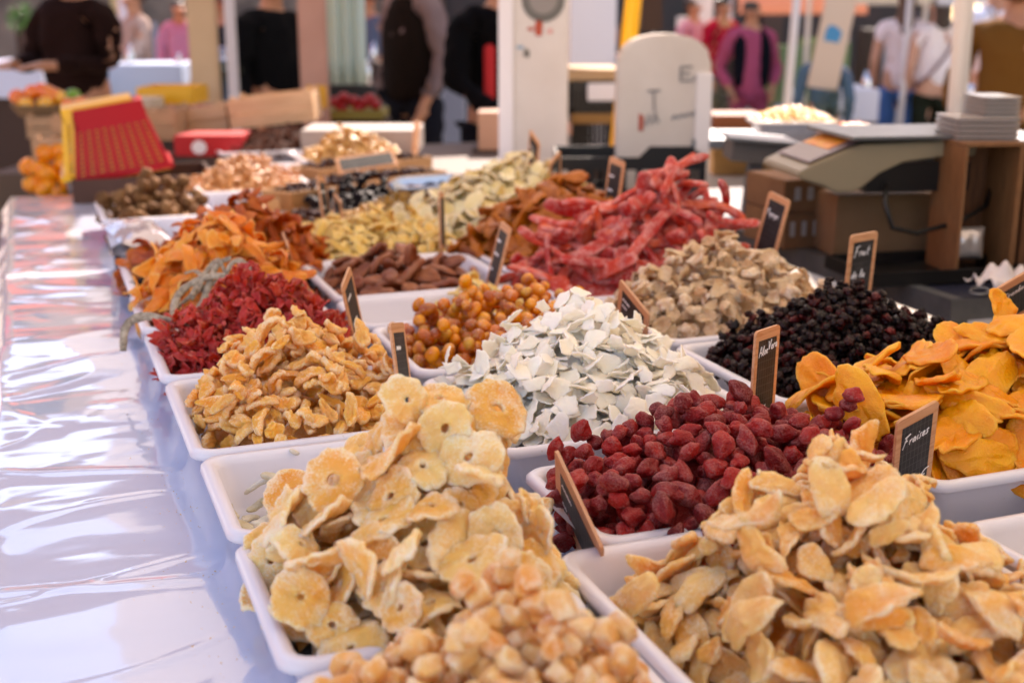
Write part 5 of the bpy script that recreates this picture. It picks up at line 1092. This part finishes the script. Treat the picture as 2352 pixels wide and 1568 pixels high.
for i, (x, y) in enumerate(((108, 352), (78, 420), (130, 405), (150, 375), (95, 390), (70, 385), (140, 345), (105, 432), (135, 436), (110, 400), (160, 415))): pers(x, y, 4.56+.02*(i % 3)+(430-y)*.001, 1.05, i)
c, w_, zb, zt = span(20, 245, 205, 268, 5.5); r = empty('fruit_basket', (c.x, c.y, zb), HX, 'woven tray of glistening oranges on the stacked crates', 'basket')
v, f = loft([rr(-w_/2+.03, w_/2-.03, 0, .3, .04, 0), rr(-w_/2, w_/2, -.03, .33, .05, .05), rr(-w_/2+.01, w_/2-.01, -.02, .32, .045, .05), rr(-w_/2+.035, w_/2-.035, .01, .29, .035, .006)]); MB().add(v, f).build('woven_tray', plain('wicker', '8A6A48', .8, bump=(120, 1, .006)), r)
M_or2 = plain('orange_peel', 'F0640C', .15, spec=1., var=('F08A10', 12)); M_ye2 = plain('yellow_peel', 'F8B418', .15, spec=1.); M_gr2 = plain('lime_green', '6A9A1C', .3)
FL = 'orange fruit at the left end of the woven tray|topmost orange fruit of the woven tray|red orange fruit second from the left|yellow fruit front left in the woven tray|yellow fruit front middle in the woven tray|bright yellow fruit right of the middle|green citrus leaf bundle right of the fruit|orange fruit under the green one|orange fruit at the right end of the tray|small orange fruit at the tray back|red fruit behind the topmost orange'.split('|')
for i, (x, y, mt) in enumerate(((40, 222, M_or2), (108, 212, M_or2), (75, 212, M_or2), (60, 242, M_ye2), (105, 240, M_ye2), (140, 226, M_ye2), (168, 222, M_gr2), (158, 243, M_or2), (185, 240, M_or2), (125, 220, M_or2), (95, 208, M_or2))):
    o = link('citrus_fruit', blob(.036, .036, .034, .02, 1, 3, i+350), mt, loc=far(x, y, 5.56+.07*(y < 230))); tag(o, FL[i], 'fruit', 'fruit in the woven tray')
wcrate(60, 268, 300, 318, 5.45, 'upper cardboard crate under the woven fruit tray', W_md, rot=(0, 0, .05)); fbox('brown_stall', -20, 400, 700, 800, 5.0, .8, plain('base_brown', '5A4636', .8), 'brown stall base below the crates', 'stall', z0=0, rz=HX)
fbox('carton_with_label', 278, 228, 348, 270, 5.6, .2, plain('printed_card', 'CDB89C', .7), 'pale carton with a yellow patch beside the yellow crate', 'box'); fbox('yellow_patch', 290, 236, 318, 252, 5.595, .004, M_yel, 'yellow patch on the pale carton', 'label')
vcrate(312, 202, 442, 240, 5.9, 'bright yellow slotted crate left of the cream post', dep=.3, mat=M_yel, n=12, hump=0, cat='crate')
o = fbox('red_carton', 398, 312, 556, 360, 4.75, .2, plain('red_card', 'B4121A', .45), 'red carton with a white round emblem beside the baskets', 'box'); stick(o, -.035, .035, circ(.026, sx=1.1), PAPER, 'emblem')
fbox('tray_box', 690, 300, 960, 352, 4.75, .3, plain('offwhite_card', '9A908A', .7), 'off white low carton behind the golden walnut kernels', 'box')
pole('wooden_stake', 958, 281, 953, 345, 4.7, .011, M_frame, 'short wooden stake at the end of the off white carton', 'stake', zt=1.09)
fbox('yellow_cone_bag', 702, 198, 746, 250, 6.0, .06, plain('amber_label', 'E0A010', .5), 'amber yellow label hanging on the pinkish post', 'label')
for i, (x, y) in enumerate(((770, 235), (790, 225), (812, 232), (838, 236), (862, 240), (785, 248), (825, 250), (850, 228))):
    o = link('red_apple', blob(.034, .034, .031, .03, 1, 2, i+370), MATS.setdefault('ap', plain('apple_red', 'A01414', .3)), loc=far(x, y, 6.6)); tag(o, 'dark red apple '+['at the left end', 'upper second from left', 'in the upper middle', 'right of the middle', 'at the right end', 'low at the left', 'low in the middle', 'upper right'][i]+' of the apple row', 'apple', 'apples behind the pinkish post')
fbox('apple_bench', 745, 255, 880, 275, 6.55, .3, plain('olive_board', '8A7A30', .7), 'olive yellow bench board under the red apples', 'bench'); fbox('dark_backdrop', 750, 196, 860, 254, 6.9, .1, BLK, 'plain black block behind the red apples', 'crate')  # plain black block fills the dark area behind the apples
fbox('apple_plinth', 745, 276, 885, 560, 6.56, .28, BRN, 'dark base of the apple bench', 'stand', z0=0)
fbox('pink_carton', 1098, 258, 1160, 345, 5.3, .2, plain('pinkish_card', 'B08870', .7), 'pinkish carton below the hand left of the enamel post', 'box'); fbox('carton_plinth', 1085, 346, 1165, 700, 5.3, .25, BRN, 'dark plinth below the pinkish carton', 'stand', z0=0)
# ---- far stalls
def stall(px0, px1, y, d, col, label, dep=.7, goods=None):
    c, w_, _, zt = span(px0, y, px1, y+10, d); r = empty('far_stall', (c.x, c.y, 0), HX, label, 'stall', 'stalls farther down the market'); MB().box(-w_/2, w_/2, 0, dep, zt-.25, zt).build('cloth_top', col, r, bevel=.01)
    MB().box(-w_/2+.05, w_/2-.05, .05, dep-.05, 0, zt-.251).build('stall_front', BRN, r)
stall(-60, 92, 142, 8.8, plain('bluish_cloth', 'C8D0E4', .6), 'pale bluish stall top at the far left'); stall(235, 415, 148, 9.5, plain('bluish_cloth2', 'B8C8E0', .6), 'pale bluish stall top behind the person in brown')
stall(1120, 1400, 150, 11, plain('tan_cloth', 'A89078', .7), 'tan stall top behind the enamel post'); stall(460, 560, 165, 9., TEAL, 'blue stall top between the posts')
stall(1925, 2022, 205, 9.6, plain('white_goods', 'D8DCE4', .5), 'white stall top behind the shoppers')
rs = random.Random(11)
for i in range(44):
    x = rs.uniform(-40, 2400); d = rs.uniform(11, 20); w0 = rs.uniform(40, 90)*10/d; y = 20+kpx(d)*(HC-rs.uniform(.9, 1.3)); c_ = rs.choice(['A8B4CC', 'D8D4CC', 'B05A4A', '6E8A5A', 'C8A070', '4A5A78', '2A1C16', '8A5A70', '1E2430', '2A1C16'])
    fbox('goods_box', x, y-20, x+w0, y+60, d, .4, MATS.setdefault(c_, plain('goods_'+c_, c_, .6)), ({'A8B4CC': 'pale blue', 'D8D4CC': 'off white', 'B05A4A': 'brick red', '6E8A5A': 'green', 'C8A070': 'tan', '4A5A78': 'dark blue', '2A1C16': 'dark brown', '1E2430': 'blackish blue', '8A5A70': 'mauve'}[c_]+' goods box on a far stall in the blurred background'), 'box', z0=0, rz=HX+rs.uniform(-.4, .4), group='goods boxes on far stalls')
# ---- leafy things and steel bottles added for sun glints among the far stalls
def bush(px, py, d, r0, col, label, n=420, name='leafy_plant'):
    c = far(px, py, d); rs = random.Random(int(px)); e = empty(name, (c.x, c.y, 0), HX, label, 'plant'); V_ = []; Fc = []
    for i in range(n):
        p = Vector([rs.gauss(0, .45) for _ in range(3)]); p = p*r0*(1 if p.length < 1 else 1/p.length); t = Vector([rs.uniform(-1, 1) for _ in range(3)]).normalized(); s_ = t.orthogonal().normalized(); L = r0*rs.uniform(.12, .3); b = len(V_)
        V_ += [p-t*L*.5, p+s_*L*.28, p+t*L*.5+Vector((0, 0, L*.1)), p-s_*L*.28]; Fc.append((b, b+1, b+2, b+3))
    link('leaves', mesh('leaves', [(v.x, v.y, v.z+c.z) for v in V_], Fc, False), plain('leaf_'+col, col, .5, var=('1E2A10', 9)), e); MB().tube([(0, 0, 0), (0, 0, c.z)], .02, 8).build('stem', BRN, e); MB().lathe([(.0, .0), (r0*.6, .0), (r0*.75, .25), (r0*.7, .25)], 16).build('pot', plain('pot_'+col, '7A4630', .8), e, smooth=True)
bush(52, 42, 9.5, .12, '4A8A1A', 'bright green leafy plant at the far left'); bush(505, 165, 7.6, .13, '2A2A14', 'dark olive bushy plant between the cream post and thin post'); bush(60, 200, 9.2, .16, '2E5A28', 'dark green plant low at the left edge'); bush(1640, 235, 9.5, .14, '7A6A3A', 'olive brown plant beside the rounded panel'); bush(1905, 250, 8.4, .13, '2A4A30', 'dark green plant below the leaning board')
PBL = 'left of the person in brown|above the bluish stall|beside the cream post|left of the thin post|behind the thin post|right of the pale green sheet|between vest man and sheet|right of the vest man|left of the rounded panel|near the woman in pink|right of the woman in pink|below the leaning board|left of the woman in jeans|between pole and brown coat'.split('|')
M_glint = plain('glint_chrome', 'D8DCE0', .06, 1.)  # polished metal, added to throw blurred sun glints
for i, (x, y, d) in enumerate(((70, 120, 9), (300, 130, 9.8), (412, 150, 9.8), (470, 120, 9.3), (520, 150, 9.3), (842, 165, 9.5), (858, 120, 12), (1042, 150, 10), (1375, 175, 11.2), (1672, 110, 12), (1812, 210, 9.5), (1880, 215, 9.6), (1990, 190, 9.9), (2228, 235, 6.5))):
    p = far(x, y, d); MB_ = MB().lathe([(0, 0), (.035, 0), (.038, .01), (.038, .11), (.030, .14), (.014, .16), (.014, .19), (0, .19)], 18).build('glint_bottle', M_glint, smooth=True, loc=(p.x, p.y, p.z-.1)); tag(MB_, 'steel bottle added for sun glints '+PBL[i], 'bottle', 'steel bottles added for sun glints')
    sd2 = MB().box(-.09, .09, -.07, .09, 0, p.z-.101).build('bottle_stand', MATS.setdefault('bs%d' % (i % 3), plain('stand_%d' % (i % 3), ['3A2C24', '6A7488', '8A7260'][i % 3], .8)), loc=(p.x, p.y, 0), rot=(0, 0, HX)); tag(sd2, 'small stand added under the glint bottle '+PBL[i], 'stand', 'small stands added under the glint bottles')
# ---- people
SKIN = plain('skin', 'B8805E', .5, Subsurface_Weight=.1, Subsurface_Radius=(.01, .004, .002)); SKIN2 = plain('skin_pale', 'C8967A', .5)
def skinmesh(V_, E_, R_, sub=2):
    me = bpy.data.meshes.new('sk'); me.from_pydata([tuple(v) for v in V_], E_, []); o = bpy.data.objects.new('sk', me); COL.objects.link(o)
    sk = o.modifiers.new('s', 'SKIN'); sk.use_smooth_shade = True; sl = me.skin_vertices[0].data
    for i, r in enumerate(R_): sl[i].radius = r if isinstance(r, tuple) else (r, r); sl[i].use_root = (i == 0)
    s2 = o.modifiers.new('u', 'SUBSURF'); s2.levels = sub; s2.render_levels = sub
    dg = bpy.context.evaluated_depsgraph_get(); out = bpy.data.meshes.new_from_object(o.evaluated_get(dg)); out.polygons.foreach_set('use_smooth', [True]*len(out.polygons))
    bpy.data.objects.remove(o); bpy.data.meshes.remove(me); return out
def folds(me, sd_):
    for v in me.vertices: v.co += v.normal*(.030*nz((v.co.x, v.co.y, v.co.z*.6), 6, sd_*.13)+.014*nz((v.co.x, v.co.y, v.co.z), 17, sd_*.7))
    return me
ARMS = {'down': ((.19, 0, 1.38), (.235, .02, 1.10), (.22, -.10, .86)), 'fold': ((.19, 0, 1.38), (.23, .02, 1.12), (.06, -.24, 1.17)), 'pocket': ((.19, 0, 1.38), (.27, .06, 1.10), (.20, -.08, .92)), 'reach': ((.19, 0, 1.38), (.22, -.14, 1.14), (.10, -.42, 1.06)), 'hold': ((.19, 0, 1.38), (.24, -.02, 1.12), (.12, -.28, 1.12)), 'work': ((.19, 0, 1.38), (.24, -.10, 1.12), (.13, -.40, .98))}
def person(px, d, label, yaw=0., h=1.70, arms=('down', 'down'), top='202020', legs='1E2430', hair='2A1A12', hairlen=0, sleeve=True, skin=None, lean=0., extra=None, bald=False, bulk=1., gz=0., shirt_low=.86):
    p = far(px, 20, d); s = h/1.70; r = empty('person', (p.x, p.y, gz), rot=(lean, 0, HX+yaw), label=label, cat='person', group='people in the market'); r.scale = (s*bulk, s*bulk, s); sk = skin or SKIN
    B = [(0, 0, .95), (0, -.01, 1.12), (0, 0, 1.30), (0, .01, 1.42), (0, -.005, 1.50), (0, -.02, 1.56), (0, -.02, 1.635), (0, -.095, 1.60)]; E_ = [(0, 1), (1, 2), (2, 3), (3, 4), (4, 5), (5, 6), (5, 7)]
    Rr = [(.155, .105), (.135, .095), (.155, .105), (.10, .07), .052, (.062, .075), (.072, .088), .014]
    def add(v, par, r_): B.append(v); E_.append((par, len(B)-1)); Rr.append(r_); return len(B)-1
    wr_ = []
    for sx, ar in ((1, arms[0]), (-1, arms[1])):
        a, b, c = ARMS[ar]; f = lambda q: (q[0]*sx, q[1], q[2]); s1 = add(f(a), 3, .052); e = add(f(b), s1, .040); w1 = add(f(c), e, .027); dr = (Vector(f(c))-Vector(f(b))).normalized(); pc = Vector(f(c))+dr*.06; pm = add(tuple(pc), w1, (.036, .018)); wr_.append((f(a), f(b), f(c)))
        sd_ = dr.cross(Vector((0, 0, 1))); sd_ = sd_.normalized() if sd_.length > .1 else Vector((0, 1, 0)); sd_ = Vector((0, 1, 0)) if abs(dr.z) > .7 else sd_
        for k in range(4): t0 = pc+dr*.035+sd_*(k-1.5)*.019; kn = add(tuple(t0), pm, .0095); t1 = t0+dr*(.032-.004*abs(k-1.4))+Vector((0, 0, -.006)); kk2 = add(tuple(t1), kn, .0085); add(tuple(t1+dr*.02+Vector((0, 0, -.012))), kk2, .0075)
        th0 = pc-dr*.02+sd_*.035; tn = add(tuple(th0), pm, .011); add(tuple(th0+dr*.035+sd_*.014), tn, .009)
    for sx in (1, -1):
        hp = add((sx*.09, 0, .88), 0, (.085, .09)); kn = add((sx*.10, -.02, .49), hp, .056); an = add((sx*.105, .02, .09), kn, .036); add((sx*.11, -.13, .035), an, (.04, .03))
        add((sx*.080, -.01, 1.62), 6, .014)
    link('body', skinmesh(B, E_, Rr), sk, r)
    for sx in (-1, 1): MB().ball((sx*.030, -.098, 1.648), .011, 6).build('eye', MATS.setdefault('eye', plain('eye_dark', '1A1210', .3)), r, smooth=True)
    MB().ball((0, -.096, 1.575), .02, 6, (1.2, .35, .35)).build('mouth', MATS.setdefault('lip', plain('lip', '8A4038', .5)), r, smooth=True)
    if not bald:
        hv = [(0, .025, 1.70), (0, .045, 1.64), (0, .05, 1.57)]; hr = [(.082, .085), (.088, .068), (.07, .05)]
        for k in range(hairlen): hv.append((0, .07+.01*k, 1.50-.09*k)); hr.append((.085-.008*k, .035))
        link('hair', skinmesh(hv, [(i, i+1) for i in range(len(hv)-1)], hr), MATS.setdefault('h'+hair, plain('hair_'+hair, hair, .5, bump=(80, .6, .004))), r)
    tv = [(0, 0, shirt_low), (0, -.01, 1.12), (0, 0, 1.30), (0, .01, 1.435)]; te = [(0, 1), (1, 2), (2, 3)]; tr = [(.175, .125), (.155, .12), (.175, .125), (.10, .085)]
    for a, b, c in wr_:
        tv.append(a); te.append((3, len(tv)-1)); tr.append(.070); k = len(tv)-1
        if sleeve: tv.append(b); te.append((k, k+1)); tr.append(.058); tv.append(tuple(Vector(b).lerp(Vector(c), .93))); te.append((k+1, k+2)); tr.append(.044)
        else: tv.append(tuple(Vector(a).lerp(Vector(b), .45))); te.append((k, k+1)); tr.append(.060)
    link('upper_clothing', folds(skinmesh(tv, te, tr, 3), px), MATS.setdefault('c'+top, plain('cloth_'+top, top, .95, bump=(45, .5, .01), spec=.1)), r)
    lv = [(0, 0, .96)]; le = []; lr_ = [(.150, .112)]
    for sx in (1, -1): k = len(lv); lv += [(sx*.095, 0, .84), (sx*.105, -.02, .49), (sx*.108, .015, .12)]; le += [(0, k), (k, k+1), (k+1, k+2)]; lr_ += [(.098, .105), .078, .066]
    link('trousers', folds(skinmesh(lv, le, lr_, 3), px+7), MATS.setdefault('c'+legs, plain('cloth_'+legs, legs, .95, bump=(45, .5, .01), spec=.1)), r)
    for sx in (1, -1): MB().ball((sx*.11, -.05, .045), .06, 8, (.75, 2.0, .72)).build('shoe', MATS.setdefault('shoe', plain('shoe_dark', '1A1818', .5)), r, smooth=True)
    if extra: extra(r, skinmesh)
    return r
def vest(col, op=False):
    def f(r, sk_):
        m = MATS.setdefault('v'+col, plain('vest_'+col, col, .9, bump=(30, .6, .02), spec=.1))
        if op:
            for sx in (-1, 1): link('vest_front', sk_([(sx*.10, -.06, .92), (sx*.115, -.075, 1.12), (sx*.11, -.06, 1.32), (sx*.075, -.01, 1.46)], [(0, 1), (1, 2), (2, 3)], [(.055, .07), (.06, .075), (.065, .075), (.05, .05)]), m, r)
        else: link('vest', folds(sk_([(0, 0, .80), (0, -.01, 1.10), (0, 0, 1.28), (.11, .01, 1.37), (-.11, .01, 1.37), (0, .01, 1.46)], [(0, 1), (1, 2), (2, 3), (2, 4), (2, 5)], [(.22, .17), (.20, .16), (.20, .16), (.10, .12), (.10, .12), (.10, .09)]), 3), m, r)
    return f
def strap(r, sk_): MB().tube([(-.14, .02, 1.42), (-.10, .125, 1.36), (0, .15, 1.20), (.12, .135, 1.05), (.19, .03, .95)], .014, 8, .5).build('bag_strap', plain('strap_mauve', '7A5A5C', .7), r, smooth=True)
def apron(r, sk_): MB().box(-.13, -.08, -.150, -.128, 1.02, 1.30).build('apron', plain('apron_red', 'B01018', .7), r, bevel=.01)
person(168, 7.6, 'person in a dark brown jumper holding something at chest height, far left', yaw=-.45, h=1.80, arms=('hold', 'hold'), top='22120E', legs='180F0C', bulk=1.22)
person(622, 7.9, 'man in a black jumper standing sideways between the two posts', yaw=.9, h=1.72, arms=('down', 'down'), top='0C0C0E', legs='0A0A0C', bulk=1.12)
person(948, 8.0, 'man in a grey brown shirt and dark padded vest seen from the side', yaw=-.85, h=1.84, arms=('down', 'down'), top='7E6A68', legs='17181F', extra=vest('1A110C'), bulk=1.08)
person(1152, 6.4, 'person in black with a red apron beside the white enamel post', yaw=.35, h=1.74, arms=('work', 'work'), top='060506', legs='14151C', extra=apron, bulk=1.1)
person(1378, 15, 'person with light brown hair and a black top behind the counter', yaw=.5, h=1.62, arms=('reach', 'reach'), top='101218', hair='8A6A4C', sleeve=False, hairlen=1)
person(1728, 10.8, 'woman in a long pink jumper and dark open vest, hands at pockets', yaw=.1, h=1.56, arms=('pocket', 'pocket'), top='A44C66', legs='94445C', extra=vest('0C0E16', True), hair='1E1614', hairlen=1, shirt_low=.74)
person(2082, 10.6, 'woman with long brown hair, pale top and blue jeans seen from behind', yaw=2.9, h=1.64, arms=('down', 'down'), top='EADCDC', legs='4A74B0', hair='5A3C28', hairlen=3, sleeve=False, skin=SKIN2)
person(2160, 10.2, 'woman in a white top with a shoulder strap and dark green trousers', yaw=3.3, h=1.60, arms=('down', 'down'), top='F0E8E8', legs='23281E', hair='3A2A20', hairlen=2, sleeve=False, extra=strap, skin=SKIN2)
person(2288, 8.4, 'man in a white shirt at the top right behind the brown coat', yaw=.6, h=1.76, arms=('down', 'down'), top='E4E4EC', legs='3A3E4A', sleeve=False)
person(2338, 7.0, 'person in an ochre brown coat at the right edge', yaw=2.6, h=1.66, arms=('down', 'down'), top='6E4A20', legs='5A3E20', bulk=1.25, hair='6A4A34', shirt_low=.72)
person(1592, 13.5, 'person with dark hair and pink top just above the rounded panel', yaw=.8, h=1.60, top='C890A0', legs='2A2E40', hairlen=1)
person(1660, 13, 'person in blue and red just left of the woman in pink', yaw=.6, h=1.60, top='A81830', legs='2A4A78', hair='14161E')
person(310, 10.4, 'person in a beige hoodie with sunlit outline, left of the cream post', yaw=-.9, h=1.66, arms=('reach', 'down'), top='B49A8C', legs='B08A80', hair='3A2A24')
person(410, 14, 'person in a lilac pink top in the distance left of the cream post', yaw=.3, h=1.58, top='C08AB0', legs='6A7A88', hairlen=1)
person(506, 13, 'person in a navy vest in the distance right of the cream post', yaw=.2, h=1.62, top='1C2230', legs='3A4E68', hair='5A4038')
person(848, 13, 'distant person in blue jeans left of the vest wearing man', yaw=-.3, h=1.66, top='5A6478', legs='2C5C98')
person(1905, 9.2, 'shopper in a dark blue jacket carrying bags below the leaning board', yaw=2.8, h=1.30, top='4A6478', legs='38506A', hair='4A3226')
# parcels and a shop-front band coloured as shade already come with the buildings
rs = random.Random(5)
